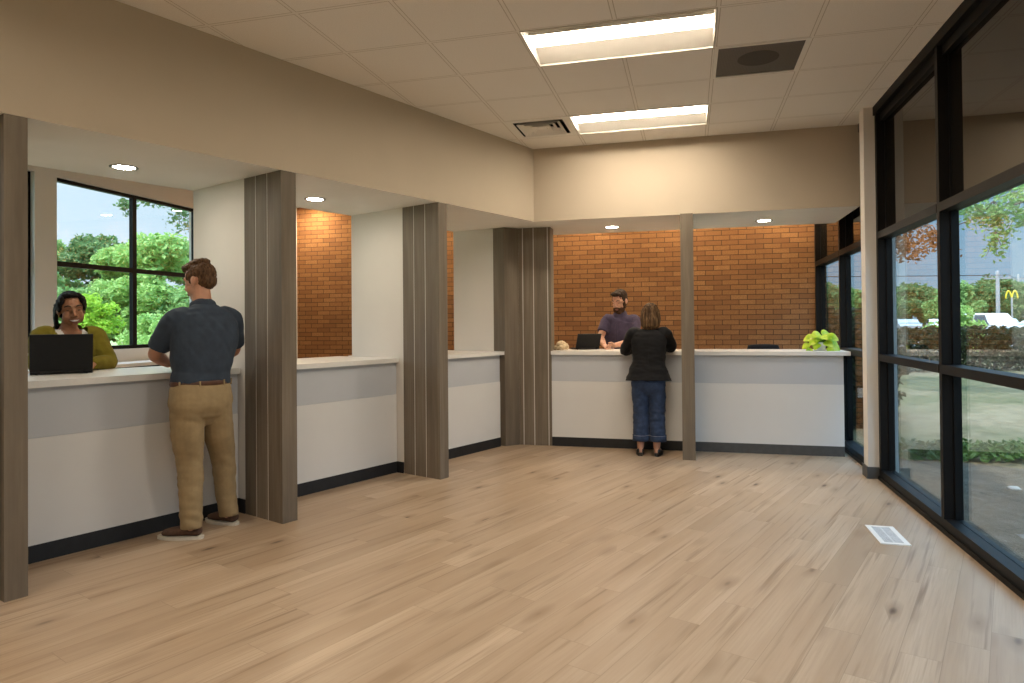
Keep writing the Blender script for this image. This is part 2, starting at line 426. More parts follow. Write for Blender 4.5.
def left_column(s0, s1, label):
    o = P(s0, 0); root = thing('wood_clad_column', label, 'column', (o.x, o.y, 0), math.pi / 2 - TH, 'wood clad columns along the counters')
    # local x along the counter line, local y away from the lobby
    w = s1 - s0
    obj('front_board', bx((0, 0, 0), (w, .028, HS - .001)), M['column_wood'], root, bevel=.003, seg=1)
    column_boards(root, (0.0, .0285), (w, .452), 1)
    return root
left_column(*FS[0], 'grey-brown wood-clad column at the left edge, beside the black laptop')
left_column(*FS[1], 'grey-brown wood-clad column just right of the man in the grey polo shirt')
left_column(*FS[2], 'grey-brown wood-clad column standing between the second and third white counters')
root = thing('wood_clad_column', 'slim grey-brown wood column on the back counter line, right of the woman in black', 'column', (1.512, -.055, 0), 0, 'wood clad columns along the counters')
obj('front_board', bx((0, 0, 0), (.126, .028, HS + .0)), M['column_wood'], root, bevel=.003, seg=1)
column_boards(root, (0, .0285), (.126, .40), 1, 2)
# the clad inside corner
root = thing('wood_clad_column', 'wide grey-brown wood-clad pillar in the inside corner where both counter lines meet', 'column', (0, 0, 0), 0, 'wood clad columns along the counters')
def slab(a, b, d, z1=HS - .002):
    a, b = Vector(a), Vector(b); t = (b - a).normalized(); n = Vector((-t.y, t.x)) * d
    bm = new(); prism(bm, [a, b, b + n, a + n], 0, z1); return bm
A = P(.13, .50)[:2]
obj('corner_return_board', slab(P(.13, .66)[:2], A, .028), M['column_wood'], root)
obj('cladding_board', slab(A, (-.2853, .4398), .028), M['column_wood'], root)
xe = [-.285, -.243, -.233, -.118, -.108, .046, .056, .085]
for k, (a, b) in enumerate(zip(xe, xe[1:])):
    if k % 2 == 0: obj('cladding_board', slab((a, .44), (b, .44), .028), M['column_wood'], root, bevel=.002, seg=1)
    else:
        o = obj('joint_strip', slab((a, .442), (b, .442), .024), M['metal_strip'], root); o['label'] = 'pale vertical joint strip'
obj('corner_return_board', slab((.0848, .469), (.0848, .62), .009), M['column_wood'], root)
# ------------------------------------------------------------------ counters
M['band_grey'] = plain('upper_band_cool_grey', (.52, .545, .585), .5, .015, 3, .3)  # strip of the counter front under the top, cooler and darker than below
def counter_left(s0, s1, end_overhang, lab_b, lab_t, cut=0):
    o = P(s0, .54); L = s1 - s0
    root = thing('service_counter', lab_b, 'counter', (o.x, o.y, 0), math.pi / 2 - TH, 'white service counters')
    obj('front_panel', bx((0, .004, .0), (L, .032, .726)), M['counter_paint'], root)
    o_ = obj('upper_band', bx((0, .008, .727), (L, .032, HK - .0405)), M['band_grey'], root); o_['label'] = 'cool grey upper band under the countertop'
    obj('cabinet_body', bx((.0, .0325, .02), (L - cut, .50, HK - .0405)), M['counter_paint'], root)
    obj('base_strip', bx((0, 0, 0), (L, .0058, .102)), M['base_black'], root)
    bm = new(); box(bm, (-.0, -.03, HK - .04), (L + end_overhang, .82, HK))
    t = obj('countertop', bm, M['quartz'], None, bevel=.003)
    t.location = (o.x, o.y, 0); t.rotation_euler = (0, 0, math.pi / 2 - TH)
    tag(t, lab_t, 'countertop', 'white countertops')
counter_left(FS[0][1] + .001, FS[1][0] - .001, 0, 'white service counter in front of the man in khaki trousers', 'white countertop under the black laptop at the left')
counter_left(FS[1][1] + .001, FS[2][0] - .001, 0, 'white service counter between the second and third columns of the left line, nobody at it', 'bare white countertop between the second and third columns of the left line')
counter_left(FS[2][1] + .001, .09, .04, 'narrow white service counter on the left line next to the corner pillar', 'short bare white countertop on the left line next to the corner pillar', .12)
def counter_back(x0, x1, ov, mat_base, lab_b, lab_t):
    root = thing('service_counter', lab_b, 'counter', (x0, .44, 0), 0, 'white service counters'); L = x1 - x0
    obj('front_panel', bx((0, .004, .0), (L, .032, .726)), M['counter_paint'], root)
    o_ = obj('upper_band', bx((0, .008, .727), (L, .032, HK - .0405)), M['band_grey'], root); o_['label'] = 'cool grey upper band under the countertop'
    obj('cabinet_body', bx((0, .0325, .02), (L, .50, HK - .0405)), M['counter_paint'], root)
    obj('base_strip', bx((0, 0, 0), (L, .0058, .102)), mat_base, root)
    t = obj('countertop', bx((0, -.03, HK - .04), (L + ov, .60, HK)), M['quartz'], None, bevel=.003); t.location = (x0, .44, 0)
    tag(t, lab_t, 'countertop', 'white countertops')
counter_back(.087, 1.523, 0, M['base_black'], 'white service counter in front of the woman in the black jacket', 'white countertop the man in the purple shirt leans on')
counter_back(1.632, 3.096, .062, M['base_grey'], 'white service counter under the green potted plant', 'white countertop carrying the green potted plant')

# back desk ledge below the left window
root = thing('desk_ledge', 'long white work ledge below the window on the left', 'desk', (XL, -1.9, 0))
obj('desk_top', bx((.02, -2.1, .965), (.42, 2.3, 1.0)), M['quartz'], root, bevel=.003)
obj('desk_panel', bx((.02, -2.05, .0), (.05, 2.25, .964)), M['dark_metal'], root)
obj('desk_front', bx((.36, -2.05, .0), (.39, 2.25, .964)), M['dark_metal'], root)

# ------------------------------------------------------------------ ceiling fixtures
LENS = emit('troffer_lens_light', (1.0, .86, .68), 25)
LENS2 = emit('lobby_troffer_lens_light', (1.0, .87, .70), 20)
PAN = plain('troffer_pan_beige', (.55, .52, .47), .6, .02, 10)
CAN = emit('downlight_lens_light', (1.0, .90, .74), 80)
WCAN = emit('wall_washer_lens_light', (1.0, .77, .49), 215)
def troffer(c, label, lens):
    x0, y0, x1, y1 = c; cx, cy = (x0 + x1) / 2, (y0 + y1) / 2; a, b = (x1 - x0) / 2 - .002, (y1 - y0) / 2 - .002
    root = thing('troffer_light', label, 'ceiling light', (cx, cy, HC), 0, 'recessed ceiling troffers')
    bm = new(); t = .009
    for lo, hi in (((-a, -b), (a, -b + t)), ((-a, b - t), (a, b)), ((-a, -b + t), (-a + t, b - t)), ((a - t, -b + t), (a, b - t))): box(bm, (lo[0], lo[1], -.004), (hi[0], hi[1], .016))
    obj('frame', bm, PAN, root)
    bm = new(); A, B = a - t, b - t
    def q(*p): bm.faces.new([bm.verts.new(v) for v in p])
    H = .085; k = .12
    q((-A, -B, .01), (A, -B, .01), (A, -k, H), (-A, -k, H)); q((A, B, .01), (-A, B, .01), (-A, k, H), (A, k, H)); q((-A, -k, H), (A, -k, H), (A, k, H), (-A, k, H))
    q((-A, B, .01), (-A, -B, .01), (-A, -k, H), (-A, k, H)); q((A, -B, .01), (A, B, .01), (A, k, H), (A, -k, H))
    o = obj('reflector_pan', bm, PAN, root)
    mo = o.modifiers.new('thick', 'SOLIDIFY'); mo.thickness = .004; mo.offset = -1
    bm = new(); n = 10
    pr = [((.088) * math.cos(math.pi * (i / n)), .056 - .018 * math.sin(math.pi * i / n)) for i in range(n + 1)]
    l = [bm.verts.new((-A + .004, y, z)) for y, z in pr]; r = [bm.verts.new((A - .004, y, z)) for y, z in pr]
    for i in range(n): bm.faces.new((l[i], l[i + 1], r[i + 1], r[i]))
    bm.faces.new(l); bm.faces.new(r[::-1]); bm.faces.new((l[0], r[0], r[-1], l[-1]))
    obj('lens_housing', bx((-A + .003, -.09, .0565), (A - .003, .09, H - .001)), PAN, root)
    o = obj('lens', bm, lens, root); o['label'] = 'glowing white lens'
    return root
labs = ['smaller-looking recessed troffer light, the one nearer the back wall', 'large bright recessed troffer light beside the dark return grille']
for i, c in enumerate(LIGHTS): troffer(c, labs[i] if i < 2 else 'recessed troffer light in the lobby ceiling behind the viewpoint', LENS if i < 2 else LENS2)
# supply diffuser
x0, y0, x1, y1 = DIFF; cx, cy = (x0 + x1) / 2, (y0 + y1) / 2
root = thing('air_diffuser', 'square white louvred air diffuser in the ceiling corner by the left soffit', 'air vent', (cx, cy, HC))
def ringframe(bm, r0, r1, z0, z1, th=.004):
    """sloped square louvre ring"""
    o = [(-r0, -r0), (r0, -r0), (r0, r0), (-r0, r0)]; i_ = [(-r1, -r1), (r1, -r1), (r1, r1), (-r1, r1)]
    V = [[bm.verts.new((*p, z)) for p in s] for s, z in ((o, z0), (i_, z1), (i_, z1 + th), (o, z0 + th))]
    for a, b in ((0, 1), (1, 2), (2, 3), (3, 0)):
        for k in range(4): bm.faces.new((V[a][k], V[a][(k + 1) % 4], V[b][(k + 1) % 4], V[b][k]))
bm = new(); ringframe(bm, .303, .235, -.003, -.001); obj('flange', bm, M['metal_white'], root)
for r0 in (.205, .15, .095):
    bm = new(); ringframe(bm, r0, r0 - .055, -.012, .035); obj('louvre', bm, M['metal_white'], root)
obj('centre_plate', bx((-.045, -.045, .0), (.045, .045, .006)), M['metal_white'], root)
bm = new(); box(bm, (-.3, -.3, .13), (.3, .3, .14))
for s in ((-.3, -.3, -.29, .3), (.29, -.3, .3, .3), (-.29, -.3, .29, -.29), (-.29, .29, .29, .3)): box(bm, (s[0], s[1], .0), (s[2], s[3], .13))
obj('duct_box', bm, M['dark_metal'], root)
# return grille
x0, y0, x1, y1 = RET; cx, cy = (x0 + x1) / 2, (y0 + y1) / 2
root = thing('return_grille', 'dark grey perforated return air grille in the ceiling beside the large light', 'air vent', (cx, cy, HC))
bm = new()
for lo, hi in (((-.303, -.303), (.303, -.278)), ((-.303, .278), (.303, .303)), ((-.303, -.278), (-.278, .278)), ((.278, -.278), (.303, .278))): box(bm, (*lo, -.004), (*hi, .012))
obj('frame', bm, M['metal_white'], root)
def mat_perf():
    t = NT('perforated_grey_plate'); v = t.coord(); vo = t.n('TexVoronoi', i_Scale=95.0, i_Randomness=.0); t.t.links.new(v, vo.inputs['Vector'])
    c = t.ramp(vo.outputs['Distance'], [(.28, (.03, .027, .024)), (.42, (.125, .112, .098))]); t.bsdf(c, .6, .3); return t.m
obj('perforated_plate', bx((-.278, -.278, .003), (.278, .278, .008)), mat_perf(), root)
bm = new(); bmesh.ops.create_circle(bm, cap_ends=True, segments=40, radius=.14, matrix=Matrix.Translation((.0, -.02, .002)))
g = bmesh.ops.extrude_face_region(bm, geom=list(bm.faces)); bmesh.ops.translate(bm, verts=[v for v in g['geom'] if isinstance(v, bmesh.types.BMVert)], vec=(0, 0, .001))
obj('duct_opening', bm, plain('dark_duct_mesh', (.052, .045, .038), .7, .1, 60), root)
# downlights
M['trim_grey'] = plain('brushed_trim', (.22, .21, .20), .5, .05, 30)
def downlight(x, y, z, label, mat, grp, depth=.07, r=.088):
    root = thing('recessed_downlight', label, 'downlight', (x, y, z), 0, grp)
    bm = new(); n = 32
    prof = [(r, 0), (r, -.005), (r - .016, -.006), (r - .022, -.0005)]
    rings = [[bm.verts.new((p[0] * math.cos(2 * math.pi * k / n), p[0] * math.sin(2 * math.pi * k / n), p[1])) for k in range(n)] for p in prof]
    for a, b in zip(rings, rings[1:]):
        for k in range(n): bm.faces.new((a[k], a[(k + 1) % n], b[(k + 1) % n], b[k]))
    obj('trim_ring', bm, M['trim_grey'], root, True)
    bm = new(); bmesh.ops.create_circle(bm, cap_ends=True, segments=n, radius=r - .0225, matrix=Matrix.Translation((0, 0, -.0025)))
    g = bmesh.ops.extrude_face_region(bm, geom=list(bm.faces)); bmesh.ops.translate(bm, verts=[v for v in g['geom'] if isinstance(v, bmesh.types.BMVert)], vec=(0, 0, .0015))
    o = obj('lens', bm, mat, root); o['label'] = 'lit frosted lens'
DG = 'small round downlights in the soffits'
downlight(-2.113, -3.26, HS, 'round soffit downlight above the woman with the laptop', CAN, DG)
downlight(-1.513, -1.839, HS, 'round soffit downlight just right of the second wood column', CAN, DG)
downlight(.753, .677, HS, 'round soffit downlight above the man in the purple shirt', CAN, DG)
downlight(2.382, .699, HS, 'round soffit downlight above the counter with the potted plant', CAN, DG)
for x, y in WASH: downlight(x, y, HC, 'round ceiling downlight washing the brick wall, hidden behind the soffit', WCAN, 'wall washing downlights', r=.095)
for x, y in DESK: downlight(x, y, HC, 'round ceiling downlight over the clerks floor near the left window, hidden behind the soffit', WCAN, 'clerk side downlights', r=.095)
# floor register
root = thing('floor_register', 'small white floor air register near the right glass wall', 'air vent', (2.8, -2.215, 0))
bm = new()
for lo, hi in (((-.085, -.195), (.085, -.165)), ((-.085, .165), (.085, .195)), ((-.085, -.165), (-.055, .165)), ((.055, -.165), (.085, .165))): box(bm, (*lo, .0), (*hi, .005))
obj('frame', bm, M['metal_white'], root, bevel=.001, seg=1)
bm = new()
for k in range(26): box(bm, (-.055, -.163 + k * .01255, .0012), (.055, -.163 + k * .01255 + .0075, .004))
box(bm, (-.004, -.165, .0012), (.004, .165, .0042))
obj('slats', bm, plain('grey_white_slats', (.62, .62, .62), .5), root)
obj('register_box', bx((-.055, -.165, .0002), (.055, .165, .001)), M['dark_metal'], root)
# wall outlet low on the brick
root = thing('wall_outlet', 'white electrical outlet low on the brick wall near the right windows', 'outlet', (2.79, YB, .457))
obj('cover_plate', bx((-.037, -.007, -.06), (.037, 0, .06)), M['metal_white'], root, bevel=.002, seg=1)
for dz in (-.024, .024):
    bm = new(); box(bm, (-.015, -.009, dz - .014), (.015, -.0071, dz + .014)); s = obj('socket', bm, plain('socket_white', (.7, .69, .66), .4), root, bevel=.003, seg=1)
# ================================================================== people
def fuse(name, bm, voxel, smooth, mat, parent, disp=None, keep=None):
    """melt overlapping closed shapes into one continuous skin"""
    bmesh.ops.recalc_face_normals(bm, faces=bm.faces)
    me = bpy.data.meshes.new('tmp'); bm.to_mesh(me); bm.free()
    o = bpy.data.objects.new('tmp', me); C.objects.link(o)
    md = o.modifiers.new('r', 'REMESH'); md.mode = 'VOXEL'; md.voxel_size = voxel; md.adaptivity = 0
    if smooth: sm = o.modifiers.new('s', 'SMOOTH'); sm.factor = .5; sm.iterations = smooth
    dg = bpy.context.evaluated_depsgraph_get(); dg.update()
    r = bpy.data.meshes.new_from_object(o.evaluated_get(dg)); r.name = name
    bpy.data.objects.remove(o); bpy.data.meshes.remove(me)
    r.materials.clear()
    if disp or keep:
        b = bmesh.new(); b.from_mesh(r); b.normal_update()
        if disp:
            for v, d in [(v, disp(v.co, v.normal)) for v in b.verts]: v.co += v.normal * d
        if keep:
            bmesh.ops.delete(b, geom=[f for f in b.faces if not keep(f.calc_center_median())], context='FACES')
        b.to_mesh(r); b.free()
    return link(name, r, mat, parent, True)
def loft(bm, rings, seg=28, power=2.3, caps=True):
    """rings: (z, cx, cy, rx, ry), closed and capped"""
    return tube(bm, [(r[1], r[2], r[0]) for r in rings], [(r[3], r[4]) for r in rings], side=(1, 0, 0), seg=seg, sub=4, power=power, caps=caps)
def wrinkle(amp, sx, sy, sz, seed=0, zlo=-9, zhi=9):
    def f(co, n):
        q = Vector((co.x * sx + seed, co.y * sy, co.z * sz))
        return amp * (noise.noise(q) + .5 * noise.noise(q * 2.1)) * (1 if zlo < co.z < zhi else .4)
    return f
def head_matrix(c, heading, pitch, roll=0):
    """heading: local direction angle, CCW from +y; pitch < 0 looks down"""
    return Matrix.Translation(c) @ Matrix.Rotation(heading, 4, 'Z') @ Matrix.Rotation(pitch, 4, 'X') @ Matrix.Rotation(roll, 4, 'Y')
def head(bm, m, s=1.0, fem=False):
    def T(*p): return m @ (Vector(p) * s)
    def E_(c, r, rot=(0, 0, 0)): ell(bm, Vector(c) * s, tuple(x * s for x in r), rot, 20, m)
    E_((0, -.012, .032), (.074, .096, .088)); E_((0, .022, .02), (.066, .066, .07))
    E_((0, .034, -.045), (.054 if fem else .058, .056, .058)); E_((0, .058, -.088), (.024, .022, .02) if fem else (.031, .024, .022))
    for sg in (-1, 1):
        E_((sg * .043, .024, -.058), (.019, .042, .03), (.5, 0, 0)); E_((sg * .036, .060, -.018), (.022, .02, .022)); E_((sg * .036, .050, -.042), (.026, .026, .03))
        E_((sg * .077, -.008, -.004), (.009, .02, .031), (.2, 0, sg * .35)); E_((sg * .073, -.002, -.018), (.008, .012, .018))
        E_((sg * .013, .098, -.031), (.008, .01, .007))
        tube(bm, [T(sg * .012, .087, .03), T(sg * .032, .084, .033), T(sg * .05, .07, .026)], [.007 * s] * 3, seg=8, sub=2)
    tube(bm, [T(0, .080, .025), T(0, .094, .0), T(0, .107, -.026)], [(.008 * s), (.010 * s), (.011 * s)], seg=10, sub=3)
    E_((0, .082, -.054), (.024, .012, .009)); E_((0, .081, -.067), (.02, .011, .008))
def face_bits(m, s, body, iris, lipcol, smile=False, closed=False):
    def bm_obj(name, c, r, mat, par, rot=(0, 0, 0)):
        b = new(); ell(b, Vector(c) * s, tuple(x * s for x in r), rot, 16, m); return obj(name, b, mat, par, True)
    for sg in (-1, 1):
        e = bm_obj('eye', (sg * .030, .069, .008 if not closed else .006), (.0125, .012, .0085 if not closed else .0042), EYEW if not closed else LASH, body)
        if not closed: bm_obj('iris', (sg * .030, .0785, .007), (.0055, .0042, .0055 if not closed else .0035), iris, e)
        b = new(); tube(b, [m @ (Vector(p) * s) for p in ((sg * .017, .090, .034), (sg * .032, .088, .040), (sg * .053, .074, .032))], [.0042 * s, .005 * s, .003 * s], seg=8, sub=3); obj('eyebrow', b, BROW, body, True)
    b = new(); tube(b, [m @ (Vector(p) * s) for p in ((-.033 if smile else -.022, .076 if smile else .080, -.053 if smile else -.06), (-.012, .0925, -.059), (0, .095, -.0585), (.012, .0925, -.059), (.033 if smile else .022, .076 if smile else .080, -.053 if smile else -.06))], [.002 * s, .0042 * s, .0042 * s, .0042 * s, .002 * s], seg=8, sub=3)
    tube(b, [m @ (Vector(p) * s) for p in ((-.022, .081, -.0615), (-.01, .092, -.0745 if smile else -.068), (.01, .092, -.0745 if smile else -.068), (.022, .081, -.0615))], [.002 * s, .0052 * s, .0052 * s, .002 * s], seg=8, sub=3)
    obj('lips', b, lipcol, body, True)
    if smile:
        b = new(); tube(b, [m @ (Vector(p) * s) for p in ((-.025, .082, -.060), (-.010, .0945, -.0645), (.010, .0945, -.0645), (.025, .082, -.060))], [.003 * s, .0062 * s, .0062 * s, .003 * s], seg=8, sub=3); obj('teeth', b, EYEW, body, True)
def hand(bm, w, d, up, thumb, s=1.0, curl=.5):
    """wrist w, direction d, back-of-hand normal up, thumb side vector"""
    d = Vector(d).normalized(); t = Vector(thumb); t = (t - d * t.dot(d)).normalized(); u = t.cross(d)
    if u.dot(Vector(up)) < 0: u = -u
    w = Vector(w)
    tube(bm, [w - d * .01 * s, w + d * .035 * s, w + d * .085 * s], [(.026 * s, .019 * s), (.036 * s, .016 * s), (.040 * s, .0125 * s)], side=t, seg=14, sub=3)
    for k, (off, L, r) in enumerate(((.031, .072, .0088), (.0105, .080, .0092), (-.0105, .074, .0088), (-.031, .058, .0078))):
        b = w + d * (.083 - abs(off) * .12) * s + t * off * s
        a = curl * (.75 + .12 * k); p = [b - d * .012 * s, b]
        ang = a * .35; cur = b; fan = t * off * .18
        for seg_, f in enumerate((.45, .31, .24)):
            dirv = (d + fan).normalized() * math.cos(ang) - u * math.sin(ang); cur = cur + dirv * L * f * s; p.append(cur); ang += a * .75
        tube(bm, p, [r * s, r * s, r * .97 * s, r * .88 * s, r * .72 * s], seg=10, sub=2)
    b = w + d * .025 * s + t * .028 * s - u * .006 * s
    p = [b - d * .012 * s, b + (d * .6 + t * .8) * .03 * s, b + (d * .95 + t * .75 - u * .15) * .052 * s, b + (d * 1.35 + t * .72 - u * .25) * .068 * s]
    tube(bm, p, [.015 * s, .0118 * s, .0098 * s, .0078 * s], seg=10, sub=3)
def arm(bm, sh, el, wr, r=(.052, .043, .040, .045, .029)):
    sh, el, wr = Vector(sh), Vector(el), Vector(wr)
    tube(bm, [sh, sh.lerp(el, .45), el.lerp(sh, .06), el.lerp(wr, .25), wr], [r[0], r[0] * .93, r[1], r[3], r[4]], seg=14, sub=4)
def leg(bm, hip, kn, an, r=(.085, .06, .058, .042)):
    hip, kn, an = Vector(hip), Vector(kn), Vector(an)
    tube(bm, [hip, hip.lerp(kn, .5), kn, kn.lerp(an, .35), an], [r[0], r[0] * .88, r[1], r[2], r[3]], seg=14, sub=4)
def foot_pts(heel, toe): h = Vector((*heel, 0)); t = Vector((*toe, 0)); d = (t - h).normalized(); return h, t, d, Vector((d.y, -d.x, 0))
def foot_outline(heel, toe, w, grow=0, n=24, inner=1):
    h, t, d, sd = foot_pts(heel, toe); L = (t - h).length; out = []
    for k in range(n):
        a = 2 * math.pi * k / n; u = .5 - .5 * math.cos(a)
        half = w * .5 * (.76 + .26 * math.sin(math.pi * min(1, max(0, (u - .2) / .9)) * .98)) * (math.sin(math.pi * min(max(u, 0.0), 1)) ** .33 if 0 < u < 1 else 0)
        out.append(h + d * (u * (L + 2 * grow) - grow) + sd * math.copysign(half + grow * .8, math.sin(a)) * (1 if abs(math.sin(a)) > 1e-6 else 0))
    return out
def sneaker(parent, heel, toe, w, upper, sole, ankle):
    h, t, d, sd = foot_pts(heel, toe); L = (t - h).length
    bm = new()
    tube(bm, [h + d * .035 + Vector((0, 0, .052)), h + d * L * .35 + Vector((0, 0, .056)), h + d * L * .62 + Vector((0, 0, .045)), h + d * (L - .045) + Vector((0, 0, .038))], [(w * .40, .034), (w * .42, .038), (w * .46, .030), (w * .40, .020)], side=sd, seg=18, sub=5)
    tube(bm, [h + d * .055 + Vector((0, 0, .05)), h + d * .06 + Vector((0, 0, .095))], [(w * .38, .05), (w * .34, .046)], side=sd, seg=16, sub=1)
    sh = fuse('shoe', bm, .005, 4, upper, parent)
    bm = new(); o = foot_outline(heel, toe, w * 1.02, .004); prism(bm, o, .001, .021); obj('sole', bm, sole, sh, bevel=.006)
    bm = new()
    for k in range(4):
        c = h + d * L * (.42 + .075 * k); z = .094 - .010 * k
        tube(bm, [c - sd * w * .2 + Vector((0, 0, z - .012)), c + Vector((0, 0, z)), c + sd * w * .2 + Vector((0, 0, z - .012))], [.003] * 3, seg=6, sub=3)
    o = obj('laces', bm, upper, sh, True)
    return sh
def mat_skin(name, c0, c1):
    t = NT(name); v = t.coord(); f = t.noise(v, 14, 4); g = t.noise(v, 160, 2)
    c = t.ramp(f, [(.35, c0), (.65, c1)]); t.bsdf(c, .5, .35, 0, t.bump(g, .08, .001), Subsurface_Weight=.12, Subsurface_Radius=(.012, .005, .003), Subsurface_Scale=.5); return t.m
def mat_hair(name, cols, sx=60, sz=4):
    t = NT(name); v = t.coord('Object', (sx, sx, sz)); f = t.noise(v, 1, 4, .6); c = t.ramp(f, [(.3, cols[0]), (.5, cols[1]), (.7, cols[2])])
    t.bsdf(c, .62, .18, 0, t.bump(f, .4, .003)); return t.m
def mat_cloth(name, col, var=.12, ws=700, rough=.85, fold=18, bstr=.12, sheen=.05):
    t = NT(name); v = t.coord(); f = t.noise(v, fold, 4, .55); wv = t.noise(v, ws, 2)
    c = t.ramp(f, [(.3, tuple(x * (1 - var) for x in col)), (.7, tuple(x * (1 + var) for x in col))])
    t.bsdf(c, rough, .2, 0, t.bump(wv, bstr, .001), Sheen_Weight=sheen); return t.m
EYEW = plain('eye_white', (.60, .57, .54), .25, .02, 40); IRISD = plain('iris_brown', (.03, .016, .010), .15, .1, 60); LASH = plain('dark_lashes', (.02, .012, .009), .5, .1, 60); BROW = plain('brow_hair', (.025, .017, .012), .8, .2, 80)
SK1 = mat_skin('skin_fair', (.50, .255, .165), (.56, .30, .20)); SK2 = mat_skin('skin_light', (.52, .28, .19), (.58, .33, .235)); SK3 = mat_skin('skin_brown', (.27, .125, .066), (.34, .165, .09))
SHOE_BLACK = plain('black_leather', (.012, .012, .013), .35, .2, 40, .5)

def person(label, loc, th): return thing('person', label, 'person', loc, th)
class Fr:                                        # world <-> person-local
    def __init__(s, loc, th): s.l = Vector(loc); s.c, s.s = math.cos(th), math.sin(th)
    def __call__(s, x, y, z): dx, dy = x - s.l.x, y - s.l.y; return Vector((dx * s.c + dy * s.s, -dx * s.s + dy * s.c, z - s.l.z))
    def ang(s, hx, hy): v = Vector((hx * s.c + hy * s.s, -hx * s.s + hy * s.c)); return math.atan2(-v.x, v.y)

# ------------------------------------------------------------ man at the left counter
o = P(-3.54, .24); th = math.pi / 2 - TH
root = person('man seen from behind in a charcoal polo shirt and khaki trousers', (o.x, o.y, 0), th)
shL, elL, wrL = (-.193, -.002, 1.425), (-.235, .175, 1.195), (-.06, .345, 1.122)
shR, elR, wrR = (.205, .0, 1.435), (.315, .15, 1.200), (.155, .345, 1.122)
hm = head_matrix((.002, .045, 1.676), R(24), R(-13)); HSZ = 1.06
bm = new()
loft(bm, [(.84, -.03, -.01, .17, .115), (.95, -.025, 0, .17, .115), (1.08, -.015, .0, .155, .105), (1.25, 0, -.01, .19, .115), (1.38, .005, -.008, .195, .105), (1.46, .005, .0, .14, .08), (1.51, .005, .012, .075, .07)])
tube(bm, [(.005, .008, 1.48), (.004, .022, 1.55), (.0, .035, 1.64)], [(.068, .068), (.060, .062), (.058, .060)], side=(1, 0, 0), sub=3)
arm(bm, shL, elL, wrL); arm(bm, shR, elR, wrR)
hand(bm, wrL, (.80, .55, -.14), (0, .1, 1), (-.5, .8, .25), 1.03, .5); hand(bm, wrR, (-.72, .66, -.14), (0, .1, 1), (.6, .75, .2), 1.03, .5)
lh = [(-.11, -.01, .86), (-.095, .005, .475), (-.095, -.035, .075)]; rh = [(.07, -.01, .86), (.175, .065, .465), (.215, .06, .075)]
leg(bm, *lh); leg(bm, *rh)
head(bm, hm, HSZ)
body = fuse('body', bm, .0045, 3, SK1, root)
face_bits(hm, HSZ, body, IRISD, plain('lip_rose', (.42, .18, .14), .5))
bm = new()                                       # short hair, longer on top
def HE(c, r, rot=(0, 0, 0)): ell(bm, Vector(c) * HSZ, tuple(x * HSZ for x in r), rot, 20, hm)
HE((0, -.024, .044), (.0775, .090, .084)); HE((0, -.052, -.004), (.066, .054, .058)); HE((0, .018, .096), (.064, .070, .034), (.12, 0, 0)); HE((0, .064, .098), (.048, .034, .026), (.35, 0, 0)); HE((.0, -.02, .114), (.060, .072, .026)); HE((.02, .07, .108), (.03, .03, .02), (.5, 0, 0))
for sg in (-1, 1): HE((sg * .068, .012, .035), (.014, .032, .032)); HE((sg * .070, .017, .005), (.008, .012, .02))
def hairnoise(a, sx, sz, seed): return lambda co, n: a * (noise.noise(Vector((co.x * sx + seed, co.y * sx, co.z * sz))) + .6 * noise.noise(Vector((co.x * sx * 2.3, co.y * sx * 2.3, co.z * sz * 2))))
fuse('hair', bm, .004, 2, mat_hair('short_brown_hair', [(.030, .016, .009), (.085, .045, .022), (.16, .09, .045)], 90, 30), root, hairnoise(.006, 55, 40, 3))
POLO = mat_cloth('charcoal_polo_cloth', (.036, .050, .074), .14)
bm = new()
loft(bm, [(1.002, -.02, -.004, .193, .128), (1.03, -.018, -.004, .190, .129), (1.08, -.012, -.004, .184, .126), (1.18, -.01, -.008, .205, .132), (1.30, .003, -.012, .226, .136), (1.38, .006, -.010, .224, .125), (1.44, .006, -.004, .208, .104), (1.468, .005, .0, .165, .092), (1.495, .005, .006, .105, .080), (1.512, .005, .01, .078, .072)], 36, caps='end')
for sh, el in ((shL, elL), (shR, elR)):
    s_, e_ = Vector(sh), Vector(el); q = e_.lerp(s_, .22)
    tube(bm, [s_ + Vector((-.07 if sh[0] > 0 else .07, 0, .015)), s_ + Vector((0, 0, -.008)), s_.lerp(q, .5), q], [.066, .068, .071, .071], seg=20, sub=4, caps='start')
def polo_w(co, n):
    k = noise.noise(Vector((co.x * 5, co.y * 5, co.z * 15 + 3))); low = max(0, 1 - abs(co.z - 1.1) / .14)
    return .0035 * noise.noise(co * 13) + .008 * low * k + .003 * noise.noise(Vector((co.x * 26 + co.z * 18, co.y * 22, co.z * 9)))
shirt = fuse('polo_shirt', bm, .0055, 3, POLO, root, polo_w)
bm = new()
cen = [(.005 + .072 * math.cos(a), .014 + .072 * math.sin(a), 1.522 - .012 * math.sin(a)) for a in [R(-250 + 320 * k / 22) for k in range(23)]]
tube(bm, cen, [(.010, .021)] * 23, side=None, seg=10, sub=1)
cm_ = obj('collar', bm, POLO, shirt, True); cm_.location = (0, 0, .0)
KH = mat_cloth('khaki_cotton', (.29, .215, .118), .10)
bm = new()
loft(bm, [(.995, -.02, -.005, .188, .125), (.95, -.024, -.012, .197, .134), (.88, -.028, -.022, .205, .142), (.82, -.026, -.016, .190, .122), (.80, -.026, -.012, .165, .10)][::-1], 32, caps=True)
tube(bm, [(-.115, -.012, .86), (-.112, -.006, .68), (-.092, .004, .475), (-.102, -.026, .25), (-.110, -.044, .072)], [(.104, .126), (.100, .110), (.080, .084), (.071, .075), (.063, .068)], side=(1, 0, 0), seg=20, sub=5, caps='start')
